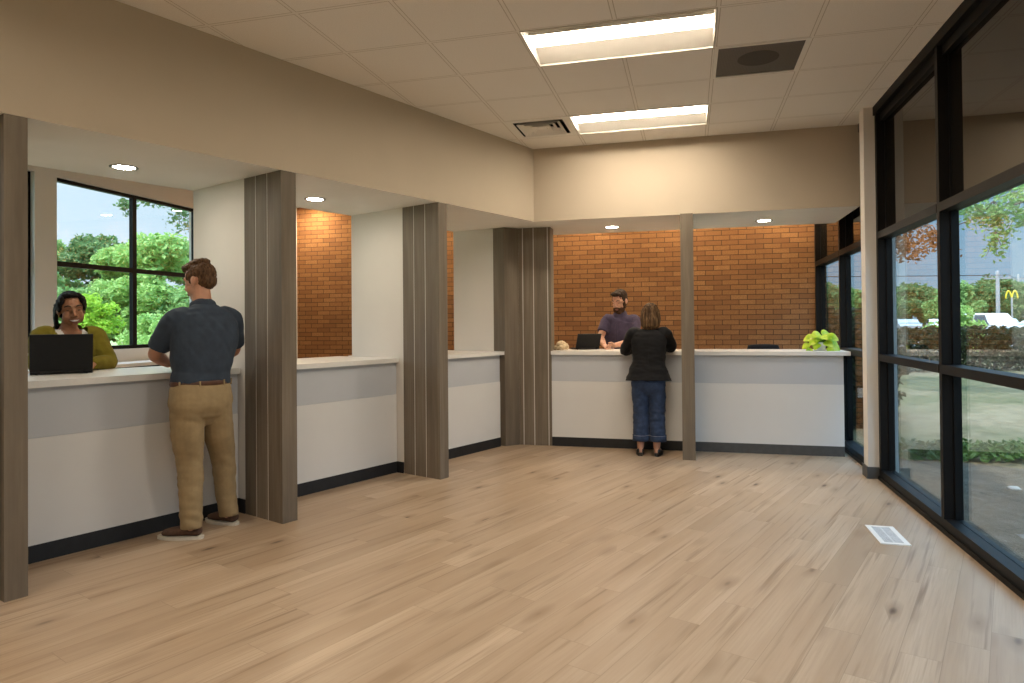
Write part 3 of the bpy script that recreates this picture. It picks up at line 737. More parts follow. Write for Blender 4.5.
tube(bm, [(.070, -.012, .86), (.105, .012, .68), (.172, .058, .468), (.192, .068, .25), (.208, .052, .066)], [(.104, .126), (.099, .108), (.080, .083), (.069, .073), (.060, .068)], side=(1, 0, 0), seg=20, sub=5, caps='start')
def kh_w(co, n):
    q = Vector((co.x * 7, co.y * 6, co.z * 24)); kn = max(0, 1 - abs(co.z - .40) / .2) + max(0, 1 - abs(co.z - .12) / .13) + .7 * max(0, 1 - abs(co.z - .76) / .1)
    return .0025 * noise.noise(co * 16) + (.0065 * kn + .002) * noise.noise(q + Vector((0, 0, 9 * co.x + 6 * co.y)))
tr = fuse('trousers', bm, .0055, 10, KH, root, kh_w)
bm = new(); ring_ = [(-.02 + .194 * math.cos(2 * math.pi * k / 40), -.004 + .131 * math.sin(2 * math.pi * k / 40), 1.006) for k in range(41)]
tube(bm, ring_, [(.005, .017)] * 41, seg=8, sub=1); belt = obj('belt', bm, plain('brown_leather_belt', (.075, .030, .014), .45, .2, 30), root, True); belt['label'] = 'brown leather belt'
for a in (-152, -112, -62, -28): c, s_ = math.cos(R(a)), math.sin(R(a)); obj('belt_loop', bx((-.02 + .199 * c - .0045, -.004 + .136 * s_ - .004, .984), (-.02 + .199 * c + .0045, -.004 + .136 * s_ + .004, 1.024)), KH, tr)
BRN = plain('brown_suede', (.085, .045, .028), .75, .2, 60); SOLEW = plain('cream_rubber', (.62, .58, .50), .7, .05, 40)
sneaker(root, (-.055, -.085), (-.215, .165), .105, BRN, SOLEW, None); sneaker(root, (.238, .0), (.182, .285), .105, BRN, SOLEW, None)

# ------------------------------------------------------------ woman at the back counter
root = person('woman seen from behind in a black jacket and cropped blue jeans at the back counter', (1.17, .12, 0), 0)
hm = head_matrix((.03, .03, 1.452), R(4), R(-8)); HSZ = .98
shL, elL, wrL = (-.158, .0, 1.256), (-.245, .155, 1.075), (-.11, .345, 1.112)
shR, elR, wrR = (.184, .0, 1.258), (.235, .165, 1.115), (.135, .355, 1.112)
bm = new()
loft(bm, [(.78, .005, -.005, .14, .09), (.86, .008, 0, .15, .10), (.95, .01, 0, .135, .095), (1.1, .012, 0, .15, .10), (1.22, .014, 0, .15, .09), (1.28, .016, .004, .10, .07), (1.31, .018, .01, .058, .055)])
tube(bm, [(.018, .005, 1.27), (.022, .015, 1.34), (.028, .022, 1.41)], [.052, .047, .047], sub=3)
arm(bm, shL, elL, wrL, (.045, .037, .035, .038, .025)); arm(bm, shR, elR, wrR, (.045, .037, .035, .038, .025))
hand(bm, wrL, (.7, .7, -.12), (0, 0, 1), (-.6, .7, .2), .9, .5); hand(bm, wrR, (-.6, .8, -.12), (0, 0, 1), (.7, .6, .2), .9, .5)
leg(bm, (-.078, -.01, .74), (-.075, .0, .42), (-.082, -.03, .085), (.085, .055, .052, .034)); leg(bm, (.09, -.01, .74), (.088, .0, .42), (.083, -.03, .085), (.085, .055, .052, .034))
for x, tx in ((-.083, -.10), (.082, .105)): tube(bm, [(x, -.045, .05), (x + (tx - x) * .5, .04, .048), (tx, .12, .028)], [(.028, .032), (.034, .028), (.03, .016)], side=(1, 0, 0), sub=4)
head(bm, hm, HSZ, True)
body = fuse('body', bm, .0045, 3, SK2, root); face_bits(hm, HSZ, body, IRISD, plain('lip_pink', (.45, .17, .15), .5))
bm = new()
def HE(c, r, rot=(0, 0, 0)): ell(bm, Vector(c) * HSZ, tuple(x * HSZ for x in r), rot, 20, hm)
HE((0, -.022, .04), (.084, .098, .088)); HE((0, -.045, -.02), (.088, .072, .09))
tube(bm, [(.03, -.012, 1.47), (.032, -.035, 1.40), (.036, -.05, 1.34), (.038, -.055, 1.318)], [(.088, .068), (.092, .058), (.088, .042), (.076, .024)], side=(1, 0, 0), seg=20, sub=4)
for sg in (-1, 1): tube(bm, [(.03 + sg * .072, .03, 1.50), (.03 + sg * .082, .015, 1.42), (.032 + sg * .08, -.01, 1.34)], [(.02, .045), (.022, .045), (.012, .03)], side=(1, 0, 0), seg=12, sub=4)
hr = fuse('hair', bm, .0045, 2, mat_hair('straight_brown_hair_with_highlights', [(.022, .011, .006), (.070, .038, .018), (.22, .135, .062)], 75, 3), root, hairnoise(.006, 60, 4, 1))
JK = mat_cloth('black_jacket_cloth', (.0095, .0095, .0105), .2)
bm = new()
loft(bm, [(.772, .005, -.010, .236, .165), (.80, .005, -.008, .226, .158), (.87, .006, -.006, .200, .145), (.965, .01, -.002, .168, .124), (1.06, .012, -.002, .172, .122), (1.17, .013, -.002, .182, .122), (1.235, .014, 0, .184, .108), (1.275, .016, .004, .150, .085), (1.30, .018, .008, .088, .066), (1.315, .018, .01, .062, .056)], 36, caps='end')
for sh, el, wr in ((shL, elL, wrL), (shR, elR, wrR)):
    s_, e_, w_ = Vector(sh), Vector(el), Vector(wr)
    tube(bm, [s_ + Vector((-.05 if sh[0] > 0 else .05, 0, .01)), s_, s_.lerp(e_, .5), e_, e_.lerp(w_, .4), w_.lerp(e_, .08)], [.062, .062, .060, .058, .054, .044], seg=18, sub=4)
jk = fuse('jacket', bm, .0055, 3, JK, root, wrinkle(.006, 9, 9, 18))
bm = new(); tube(bm, [(.018 + .066 * math.cos(a), .008 + .058 * math.sin(a), 1.305 - .02 * max(0, math.sin(a))) for a in [R(-200 + 220 * k / 18) for k in range(19)]], [(.008, .022)] * 19, seg=8, sub=1); obj('collar', bm, JK, jk, True)
bm = new(); tube(bm, [(.008, -.166, .77), (.008, -.146, .88), (.01, -.128, .97), (.012, -.1265, 1.1)], [.0022] * 4, seg=6, sub=3); obj('back_seam', bm, plain('black_thread', (.004, .004, .004), .9), jk)
DN = mat_cloth('dark_blue_denim', (.030, .050, .105), .25, 900, .85, 26)
bm = new()
loft(bm, [(.92, .008, 0, .15, .11), (.84, .006, -.008, .172, .125), (.76, .005, -.014, .178, .132), (.70, .005, -.01, .172, .12)][::-1], 30)
for sx, xk, xc in ((-1, -.074, -.076), (1, .088, .095)):
    tube(bm, [(.005 + sx * .086, -.012, .74), (.005 + sx * .084, -.006, .60), (xk, -.002, .42), (xc, -.014, .26), (xc, -.018, .165)], [(.090, .110), (.087, .100), (.082, .090), (.082, .088), (.084, .090)], side=(1, 0, 0), seg=20, sub=5, caps='start')
jn = fuse('jeans', bm, .005, 3, DN, root, wrinkle(.008, 8, 8, 18, 4))
ST = plain('pale_denim_stitch', (.22, .24, .30), .8, .1, 60)
for xc in (-.076, .095):
    bm = new(); tube(bm, [(xc, -.017, .215), (xc, -.018, .152)], [(.086, .092), (.087, .092)], side=(1, 0, 0), seg=26, sub=1, caps=False); cu = obj('turned_up_cuff', bm, DN, jn, True)
    bm = new(); tube(bm, [(xc + .0872 * math.cos(2 * math.pi * k / 30), -.0175 + .093 * math.sin(2 * math.pi * k / 30), .213) for k in range(31)], [.0022] * 31, seg=6, sub=1); obj('stitching', bm, ST, cu)
for x, tx in ((-.083, -.10), (.082, .105)):
    bm = new(); h = Vector((x, -.072, 0)); t = Vector((tx * 1.04, .165, 0)); d = (t - h).normalized(); sd = Vector((d.y, -d.x, 0))
    tube(bm, [h + d * .03 + Vector((0, 0, .052)), h + d * .09 + Vector((0, 0, .040)), h + d * .16 + Vector((0, 0, .026)), h + d * .215 + Vector((0, 0, .018))], [(.036, .030), (.040, .026), (.044, .020), (.032, .012)], side=sd, seg=16, sub=5)
    s_ = fuse('shoe', bm, .0045, 3, SHOE_BLACK, root, None, None); bm = new(); box(bm, (h.x - .022, h.y + .002, .0005), (h.x + .022, h.y + .05, .035)); obj('heel', bm, SHOE_BLACK, s_, bevel=.004)
    bm = new(); prism(bm, foot_outline((h.x, h.y), (t.x, t.y), .082), .0005, .012); obj('sole', bm, SHOE_BLACK, s_)

# ------------------------------------------------------------ clerk with beard behind the back counter
loc = (.78, 1.36, 0); th = R(166); F = Fr(loc, th); root = person('bearded man in a purple short-sleeved shirt behind the back counter', loc, th)
hm = head_matrix(F(.775, 1.265, 1.636), F.ang(-.46, -.88), R(-22)); HSZ = 1.10
shA, elA, wrA = F(.615, 1.285, 1.405), F(.545, 1.165, 1.19), F(.615, .985, 1.112)       # his right arm
shB, elB, wrB = F(.955, 1.345, 1.40), F(.94, 1.16, 1.145), F(.725, .985, 1.108)          # his left arm
bm = new(); nb = F(.772, 1.31, 1.47)
loft(bm, [(.84, 0, 0, .17, .115), (.98, 0, 0, .165, .115), (1.1, 0, .01, .165, .115), (1.25, .0, .03, .18, .11), (1.34, .005, .04, .175, .095), (1.40, nb.x, .045, .11, .07), (1.46, nb.x, nb.y, .065, .06)])
tube(bm, [nb - Vector((0, 0, .03)), nb + Vector((0, .015, .06)), F(.775, 1.295, 1.58)], [.066, .060, .058], sub=3)
arm(bm, shA, elA, wrA); arm(bm, shB, elB, wrB)
def D_(f, a, b): return (f(*b) - f(*a))
hand(bm, wrA, D_(F, (.615, .985, 1.11), (.655, .91, 1.092)), (0, 0, 1), D_(F, (0, 0, 0), (1, .3, 0)), 1.0, .7); hand(bm, wrB, D_(F, (.725, .985, 1.11), (.665, .925, 1.092)), (0, 0, 1), D_(F, (0, 0, 0), (-.5, -.8, .2)), 1.0, .7)
leg(bm, (-.09, 0, .86), (-.10, .02, .47), (-.11, 0, .08)); leg(bm, (.09, 0, .86), (.10, .02, .47), (.11, 0, .08))
head(bm, hm, HSZ); body = fuse('body', bm, .0045, 3, SK2, root); face_bits(hm, HSZ, body, IRISD, plain('lip_dull', (.38, .17, .13), .5), closed=True)
bm = new()
HE((0, -.022, .047), (.080, .095, .086)); HE((0, -.05, -.008), (.068, .058, .062)); HE((0, .045, .10), (.06, .045, .026), (.3, 0, 0))
for sg in (-1, 1): HE((sg * .067, .008, .035), (.013, .028, .033))
DKH = mat_hair('short_dark_hair', [(.010, .006, .004), (.028, .016, .010), (.06, .035, .022)], 90, 30)
fuse('hair', bm, .004, 2, DKH, root, hairnoise(.004, 55, 40, 8))
bm = new()
HE((0, .064, -.096), (.040, .030, .034)); HE((0, .058, -.118), (.030, .026, .022)); HE((0, .088, -.047), (.027, .011, .0075))
for sg in (-1, 1): HE((sg * .044, .050, -.075), (.020, .038, .038), (.55, 0, 0)); HE((sg * .063, .020, -.040), (.014, .026, .038)); HE((sg * .028, .080, -.064), (.010, .013, .022)); HE((sg * .068, .004, -.008), (.007, .012, .024))
fuse('beard', bm, .004, 2, mat_hair('brown_beard', [(.022, .011, .006), (.055, .027, .014), (.10, .05, .026)], 80, 40), root, hairnoise(.004, 60, 60, 5))
PU = mat_cloth('purple_grey_cloth', (.070, .056, .098), .16, 700, .85, 30)
bm = new()
loft(bm, [(.93, 0, -.002, .188, .132), (1.02, 0, 0, .186, .132), (1.12, 0, .012, .188, .132), (1.25, .0, .03, .212, .136), (1.34, .004, .04, .212, .122), (1.40, .006, .045, .205, .116), (1.435, nb.x, .046, .165, .106), (1.462, nb.x, nb.y, .108, .092), (1.485, nb.x, nb.y, .080, .076)], 36)
for sh, el in ((shA, elA), (shB, elB)):
    q = el.lerp(sh, .34); tube(bm, [sh + Vector((-.06 if sh.x > 0 else .06, 0, .012)), sh, sh.lerp(q, .5), q], [.066, .068, .070, .070], seg=20, sub=4, caps='start')
st = fuse('short_sleeved_shirt', bm, .0055, 3, PU, root, wrinkle(.005, 14, 14, 8, 2))
bm = new(); tube(bm, [(nb.x + .074 * math.cos(a), nb.y + .072 * math.sin(a), 1.492 - .02 * max(0, math.sin(a))) for a in [R(105 + 330 * k / 20) for k in range(21)]], [(.010, .022)] * 21, seg=10, sub=1); obj('collar', bm, PU, st, True)
bm = new(); tube(bm, [(nb.x, .130, 1.44), (.004, .168, 1.34), (0, .170, 1.24), (0, .147, 1.10)], [(.014, .004)] * 4, side=(1, 0, 0), seg=8, sub=4); obj('button_placket', bm, PU, st, True)
bm = new(); loft(bm, [(.99, 0, 0, .18, .125), (.9, 0, -.01, .195, .14), (.82, 0, -.01, .19, .13)][::-1], 28)
for sx in (-1, 1): tube(bm, [(sx * .09, 0, .86), (sx * .1, .02, .47), (sx * .11, 0, .06)], [(.098, .11), .078, .064], side=(1, 0, 0), seg=18, sub=5)
fuse('trousers', bm, .008, 3, mat_cloth('navy_trousers', (.03, .035, .05)), root)
for sx in (-1, 1): sneaker(root, (sx * .11, -.07), (sx * .14, .20), .1, SHOE_BLACK, SHOE_BLACK, None)

# ------------------------------------------------------------ smiling clerk with the laptop at the left counter
q = P(-3.86, 1.56); loc = (q.x, q.y, 0); th = math.atan2(-(-nL.x), -nL.y); F = Fr(loc, th)
root = person('smiling woman in an olive cardigan over a white top, behind the black laptop', loc, th)
def W(s, n, z): v = P(s, n); return F(v.x, v.y, z)
root.scale = (1.03, 1.03, 1.03)
hm = head_matrix(W(-3.855, 1.50, 1.462), F.ang(.84, -.54), R(-8), R(5)); HSZ = 1.03
shA, elA, wrA = W(-4.035, 1.53, 1.275), W(-4.09, 1.41, 1.08), W(-3.955, 1.28, 1.085)      # her right (towards the left edge)
shB, elB, wrB = W(-3.685, 1.53, 1.275), W(-3.645, 1.41, 1.082), W(-3.80, 1.29, 1.082)
bm = new()
loft(bm, [(.74, 0, 0, .185, .13), (.86, 0, 0, .175, .12), (.98, 0, .01, .155, .11), (1.12, 0, .015, .165, .12), (1.23, 0, .02, .165, .10), (1.29, 0, .022, .115, .075), (1.325, 0, .026, .062, .058)])
tube(bm, [(.0, .022, 1.29), (0, .035, 1.36), W(-3.855, 1.515, 1.41)], [.054, .050, .050], sub=3)
arm(bm, shA, elA, wrA, (.048, .040, .038, .04, .026)); arm(bm, shB, elB, wrB, (.048, .040, .038, .04, .026))
hand(bm, wrA, D_(W, (-3.955, 1.28, 1.085), (-3.98, 1.20, 1.07)), (0, 0, 1), (-1, 0, .1), .9, .6); hand(bm, wrB, D_(W, (-3.80, 1.29, 1.082), (-3.86, 1.21, 1.068)), (0, 0, 1), (1, 0, .1), .9, .6)
leg(bm, (-.095, 0, .78), (-.095, .02, .43), (-.10, 0, .08), (.09, .06, .055, .038)); leg(bm, (.095, 0, .78), (.095, .02, .43), (.10, 0, .08), (.09, .06, .055, .038))
head(bm, hm, HSZ, True)
for sg in (-1, 1): HE((sg * .040, .054, -.034), (.025, .026, .028)); HE((sg * .047, .030, -.055), (.018, .038, .028), (.5, 0, 0))
body = fuse('body', bm, .0042, 3, SK3, root); face_bits(hm, HSZ, body, IRISD, plain('lip_plum', (.20, .060, .050), .45), smile=True, closed=True)
bm = new()
HE((0, -.028, .045), (.080, .094, .086)); HE((0, -.06, -.02), (.072, .055, .07)); HE((0, .012, .100), (.066, .066, .024), (.15, 0, 0))
for sg in (-1, 1): HE((sg * .076, .018, .036), (.015, .034, .045), (0, 0, sg * .2)); HE((sg * .062, .052, .075), (.018, .03, .028))
cp = hm @ Vector((-.082, -.03, -.01)) 
for k in range(3): tube(bm, [hm @ Vector((.075 + .004 * k, -.02 - .018 * k, .03)), hm @ Vector((.092, -.035 - .015 * k, -.05)), hm @ Vector((.088, -.03 - .012 * k, -.12)), hm @ Vector((.075, -.03 - .01 * k, -.165))], [.016, .014, .013, .009], seg=10, sub=4)
fuse('hair', bm, .004, 1, mat_hair('black_braided_hair', [(.003, .0025, .0025), (.008, .0065, .006), (.018, .014, .013)], 120, 120), root, lambda co, n: .005 * noise.noise(co * 75))
OL = mat_cloth('olive_knit', (.185, .150, .018), .14, 420, .95, 22, .3)
bm = new()
loft(bm, [(.80, 0, 0, .205, .15), (.90, 0, .004, .19, .14), (1.0, 0, .012, .178, .13), (1.12, 0, .016, .188, .136), (1.22, 0, .02, .185, .118), (1.275, 0, .022, .160, .098), (1.312, 0, .02, .112, .080)], 36)
for sh, el, wr in ((shA, elA, wrA), (shB, elB, wrB)):
    tube(bm, [sh + Vector((-.05 if sh.x > 0 else .05, 0, .01)), sh, sh.lerp(el, .5), el, el.lerp(wr, .45), wr.lerp(el, .06)], [.064, .066, .064, .062, .056, .044], seg=18, sub=4)
def opening(c):                                  # the cardigan hangs open in a V over the white top
    w = .034 + .36 * max(0, c.z - 1.12); return not (c.y > .0 and abs(c.x) < w)
ca = fuse('cardigan', bm, .005, 3, OL, root, wrinkle(.005, 10, 10, 18, 6), opening)
bm = new()
loft(bm, [(.86, 0, 0, .182, .130), (.98, 0, .012, .165, .122), (1.12, 0, .016, .174, .127), (1.22, 0, .02, .168, .109), (1.275, 0, .022, .148, .090), (1.318, 0, .024, .100, .075)], 32)
fuse('white_top', bm, .005, 3, mat_cloth('white_jersey', (.66, .63, .60), .05), root, wrinkle(.003, 9, 9, 14, 9), lambda c: not (c.y > .01 and c.z > 1.245 and abs(c.x) < .038 + .42 * (c.z - 1.245)) and c.z < 1.322)
bm = new(); loft(bm, [(.93, 0, 0, .178, .125), (.84, 0, -.006, .198, .145), (.76, 0, -.006, .195, .135)][::-1], 28)
for sx in (-1, 1): tube(bm, [(sx * .095, 0, .78), (sx * .096, .02, .43), (sx * .10, 0, .06)], [(.10, .115), .076, .06], side=(1, 0, 0), seg=18, sub=5)
fuse('trousers', bm, .008, 3, mat_cloth('black_trousers', (.015, .015, .017)), root)
for sx in (-1, 1): sneaker(root, (sx * .10, -.07), (sx * .13, .17), .09, SHOE_BLACK, SHOE_BLACK, None)
bm = new(); ell(bm, hm @ Vector((.079, .0, -.042)), (.006, .006, .009), (0, 0, 0), 10); obj('earring', bm, plain('gold_earring', (.8, .55, .2), .25, .05, 20, .5, 1), body, True)
# ================================================================== things on the counters
BLK = plain('black_laptop_shell', (.006, .006, .0065), .5, .15, 40, .25); BLK2 = plain('black_laptop_keys', (.02, .02, .022), .5, .1, 60)
def laptop(label, loc, rz, W_, D, lid, open_deg):
    """hinge along local x at y = 0, keyboard side towards +y (the user), lid tilts back towards -y"""
    root = thing('laptop', label, 'laptop', loc, rz)
    b = obj('base', bx((-W_ / 2, 0, .003), (W_ / 2, D, .020)), BLK, root, bevel=.004)
    bm = new()
    for r in range(5):
        for k in range(13): x = -W_ * .43 + k * W_ * .86 / 13; y = .035 + r * .0195; box(bm, (x, y, .0202), (x + W_ * .86 / 13 - .003, y + .0165, .0222))
    obj('keyboard', bm, BLK2, root)
    obj('touchpad', bx((-.05, D - .085, .0201), (.05, D - .015, .0207)), BLK2, root)
    for x in (-W_ * .4, W_ * .4):
        for y in (.02, D - .02): bm = new(); cyl(bm, (x, y, 0), (x, y, .0035), .008, 10); obj('rubber_foot', bm, M['dark_metal'], root)
    a = R(open_deg - 90); m = Matrix.Translation((0, .004, .022)) @ Matrix.Rotation(a, 4, 'X')
    bm = new(); box(bm, (-W_ / 2, -.005, .0), (W_ / 2, .004, lid), 0, m); ld = obj('lid', bm, BLK, root, bevel=.004)
    bm = new(); box(bm, (-W_ / 2 + .01, .0042, .014), (W_ / 2 - .01, .0052, lid - .01), 0, m); obj('screen', bm, plain('dark_screen', (.008, .009, .011), .12), ld)
    bm = new(); cyl(bm, (-W_ * .34, .002, .016), (W_ * .34, .002, .016), .009, 12); obj('hinge', bm, M['dark_metal'], root, True)
    return root
a = P(-4.085, 1.035); dv = P(-3.923, .977) - P(-4.243, 1.091); ang = math.atan2(dv.y, dv.x)
laptop('black laptop on the left counter, its lid back turned to the lobby', (a.x, a.y, HK), ang, .352, .245, .252, 104)
laptop('small black laptop open on the back counter beside the bearded man', (.435, .845, HK), R(28), .29, .20, .185, 118)
# black edge built as a chair behind the right part of the back counter
root = thing('office_chair', 'black chair back just showing above the back counter left of the plant', 'chair', (2.45, 1.62, 0), R(4))
bm = new(); tube(bm, [(0, -.02, .60), (0, 0, .8), (0, .01, 1.0), (0, .0, 1.085)], [(.15, .03), (.19, .03), (.195, .028), (.175, .022)], side=(1, 0, 0), seg=24, sub=5, power=3.4); bk = obj('backrest', bm, mat_cloth('black_mesh_cloth', (.016, .017, .02)), root, True)
bm = new(); tube(bm, [(0, -.26, .47), (0, -.05, .48), (0, .22, .47)], [(.22, .04), (.25, .045), (.22, .035)], side=(1, 0, 0), seg=24, sub=4, power=3); obj('seat', bm, M['dark_metal'], root, True)
bm = new(); cyl(bm, (0, 0, .06), (0, 0, .45), .028, 14); obj('gas_lift', bm, M['dark_metal'], root, True)
bm = new(); tube(bm, [(0, .16, .46), (0, .10, .50), (0, .035, .62), (0, .03, .8)], [(.04, .012)] * 4, side=(1, 0, 0), seg=10, sub=4); obj('back_bracket', bm, M['dark_metal'], root, True)
for k in range(5):
    c, s_ = math.cos(R(72 * k)), math.sin(R(72 * k)); bm = new(); tube(bm, [(0, 0, .09), (.16 * c, .16 * s_, .085), (.30 * c, .30 * s_, .065)], [.026, .022, .016], seg=10, sub=3); lg = obj('leg', bm, M['dark_metal'], root, True)
    bm = new(); cyl(bm, (.30 * c - .018 * s_, .30 * s_ + .018 * c, .03), (.30 * c + .018 * s_, .30 * s_ - .018 * c, .03), .03, 14); obj('caster', bm, M['dark_metal'], lg, True)
# plant
root = thing('potted_plant', 'lime-green pothos in a square white pot at the right end of the back counter', 'plant', (2.915, .64, HK))
bm = new(); pr = [(-.042, -.042), (.042, -.042), (.042, .042), (-.042, .042)]
V = [[bm.verts.new((x * k, y * k, z)) for x, y in pr] for k, z in ((1.0, 0), (1.14, .088), (1.02, .088), (.98, .075))]
for a_, b_ in zip(V, V[1:]):
    for k in range(4): bm.faces.new((a_[k], a_[(k + 1) % 4], b_[(k + 1) % 4], b_[k]))
bm.faces.new(V[0][::-1]); bm.faces.new(V[-1])
obj('pot', bm, plain('white_glazed_pot', (.74, .74, .73), .3, .02, 10, .5), root)
obj('soil', bx((-.036, -.036, .0755), (.036, .036, .079)), plain('potting_soil', (.03, .02, .014), .95, .3, 60), root)
t = NT('pothos_leaf'); v = t.coord(); f = t.noise(v, 11, 3); cc = t.ramp(f, [(.30, (.16, .40, .03)), (.45, (.50, .68, .03)), (.7, (.78, .82, .12))]); b1 = t.bsdf(cc, .35, .4); tl = t.n('BsdfTranslucent'); t.t.links.new(cc, tl.inputs[0]); mm = t.n('MixShader', i_0=.3); t.t.links.new(b1.outputs[0], mm.inputs[1]); t.t.links.new(tl.outputs[0], mm.inputs[2]); t.t.links.new(mm.outputs[0], t.out.inputs[0]); LEAF = t.m
STEM = plain('green_stem', (.16, .32, .05), .6)
rnd = random.Random(21)
def heart(bm, c, d, up, L):
    """folded heart-shaped leaf: base at c, pointing along d"""
    d = d.normalized(); s_ = d.cross(up).normalized(); u = s_.cross(d); n = 7; mid = []; lf = []; rt = []
    wd = [.0, .34, .46, .44, .34, .18, .0]
    for k in range(n):
        t_ = k / (n - 1); q = c + d * L * t_ - u * L * .30 * t_ * t_; mid.append(bm.verts.new(q))
        if 0 < k < n - 1:
            e = s_ * wd[k] * L + u * wd[k] * L * .30; bk_ = -d * L * .14 if k == 1 else Vector()
            lf.append(bm.verts.new(q + e + bk_)); rt.append(bm.verts.new(q - s_ * wd[k] * L + u * wd[k] * L * .30 + bk_))
    for side in (lf, rt):
        for k in range(n - 1):
            a_ = [mid[k], mid[k + 1]] + ([side[k]] if k < n - 2 else []) + ([side[k - 1]] if k > 0 else [])
            bm.faces.new(a_ if side is lf else a_[::-1])
leaves = [(-.115, -.05, .02, .062, -1.0), (-.135, .0, .065, .07, -.7), (-.07, -.06, .11, .085, -.5), (-.10, .03, .135, .09, -.2), (-.03, -.02, .165, .095, .0), (-.05, -.08, .075, .075, -.9), (.02, -.06, .15, .09, -.1), (.055, .02, .17, .10, .1), (.09, -.05, .145, .10, -.2), (.06, -.07, .095, .085, -.6), (.12, .0, .095, .09, -.5), (.085, -.075, .035, .075, -1.0), (.145, -.02, .05, .075, -.9), (.0, .05, .155, .09, .0), (-.06, .07, .12, .085, -.3), (.07, .08, .12, .09, -.3), (.165, .01, .025, .06, -1.1), (-.02, -.045, .13, .08, -.2)]
for x, y, z, L, dr in leaves:
    L *= 1.28
    tip = Vector((x, y, z)); r0 = Vector((rnd.uniform(-.02, .02), rnd.uniform(-.02, .02), .079)); hv = Vector((x, y, 0)); hv = hv.normalized() if hv.length > .01 else Vector((1, 0, 0))
    base_ = tip - hv * L * .35; bm = new(); tube(bm, [r0, (r0 + base_) / 2 + Vector((0, 0, .035)), base_], [.0022, .002, .0016], seg=6, sub=4); st_ = obj('stem', bm, STEM, root, True)
    bm = new(); heart(bm, base_, Vector((hv.x, hv.y, dr * .6)), Vector((-.1, -.75, .66)), L); lo_ = obj('leaf', bm, LEAF, st_, True)
    lo_.modifiers.new('s', 'SUBSURF').levels = 1; lo_.modifiers['s'].render_levels = 1; mo = lo_.modifiers.new('t', 'SOLIDIFY'); mo.thickness = .0008
# crumpled cream cloth at the left end of the back counter
bm = new(); ell(bm, (0, 0, .055), (.058, .05, .05)); ell(bm, (.045, .0, .035), (.045, .045, .036)); ell(bm, (-.04, .01, .032), (.045, .04, .034)); ell(bm, (.01, -.03, .03), (.05, .035, .03))
o = fuse('crumpled_cloth', bm, .004, 1, mat_cloth('cream_fleece', (.56, .44, .28), .12, 300), None, lambda co, n: .011 * noise.noise(co * 32) + .005 * noise.noise(co * 70)); o.location = (.168, .62, HK + .001)
zmin = min(v.co.z for v in o.data.vertices); o.location.z = HK - zmin
tag(o, 'crumpled cream cloth at the left end of the back counter beside the corner pillar', 'cloth')
# ================================================================== outside
def mat_ground():
    t = NT('grass_and_dirt'); v = t.coord(); a = t.noise(v, .35, 4, .6); b = t.noise(v, 6, 5, .65); d = t.noise(v, 60, 3)
    g = t.ramp(b, [(.3, (.05, .058, .028)), (.55, (.095, .10, .05)), (.75, (.17, .16, .095))])
    e = t.ramp(b, [(.3, (.12, .098, .06)), (.7, (.235, .20, .13))])
    c = t.mix(t.ramp(a, [(.42, (0, 0, 0)), (.58, (1, 1, 1))]), g, e)
    c = t.mix(t.ramp(d, [(.55, (0, 0, 0)), (.72, (.4, .4, .4))]), c, (.30, .27, .18))
    tc = t.n('TexCoord'); sx = t.n('SeparateXYZ'); t.t.links.new(tc.outputs['Object'], sx.inputs[0])
    md = t.n('MapRange', i_1=-7.0, i_2=-13.0, i_3=0.0, i_4=1.0); t.t.links.new(sx.outputs[0], md.inputs[0])
    me_ = t.ramp(b, [(.3, (.20, .26, .09)), (.6, (.34, .37, .18)), (.8, (.45, .44, .30))]); c = t.mix(md.outputs[0], c, me_)   # pale mown meadow on that side of the building
    t.bsdf(c, .95, .05, 0, t.bump(d, .6, .03)); return t.m
bm = new()
N = 60
def gz(x, y):
    d = max(0, -(x - XL) - 3) if x < 0 else max(0, x - XR - 3) + max(0, y - 14) * .5
    z = -.06 - .03 * min(d, 12) / 12
    if x < XL: z += -.25 * min(1, max(0, -(x - XL) - 2) / 18)
    return z + .05 * noise.noise(Vector((x * .2, y * .2, 0)))
def gridmesh(bm, x0, x1, y0, y1, n, fz):
    vs = [[bm.verts.new((x0 + (x1 - x0) * i / n, y0 + (y1 - y0) * j / n, fz(x0 + (x1 - x0) * i / n, y0 + (y1 - y0) * j / n))) for j in range(n + 1)] for i in range(n + 1)]
    for i in range(n):
        for j in range(n): bm.faces.new((vs[i][j], vs[i + 1][j], vs[i + 1][j + 1], vs[i][j + 1]))
def gzz(x, y):
    if XL - 2.5 < x < XR + 2.5 and y < YB + 2.5: return -.14
    return gz(x, y)
gridmesh(bm, -130, 150, -60, 220, 160, gzz)
struct('ground', bm, mat_ground(), smooth=True)
t = NT('dirt_and_gravel'); v = t.coord(); b = t.noise(v, 5, 5, .65); d = t.noise(v, 70, 3)
c = t.ramp(b, [(.3, (.065, .054, .040)), (.55, (.105, .090, .068)), (.72, (.16, .14, .11))]); c = t.mix(t.ramp(d, [(.56, (0, 0, 0)), (.7, (.6, .6, .6))]), c, (.30, .275, .23))
t.bsdf(c, .95, .05, 0, t.bump(d, .7, .02)); DIRT = t.m
bm = new(); vs_ = []
pts_ = [(3.26, -9.6), (5.4, -9.6), (6.6, -4), (6.0, -1.0), (5.1, .4), (4.3, .75), (3.26, .9)]
prism(bm, pts_, -.2, -.075); struct('dirt_bed', bm, DIRT)
rnd = random.Random(12)
GST = plain('pale_stone', (.42, .40, .36), .8, .1, 30)
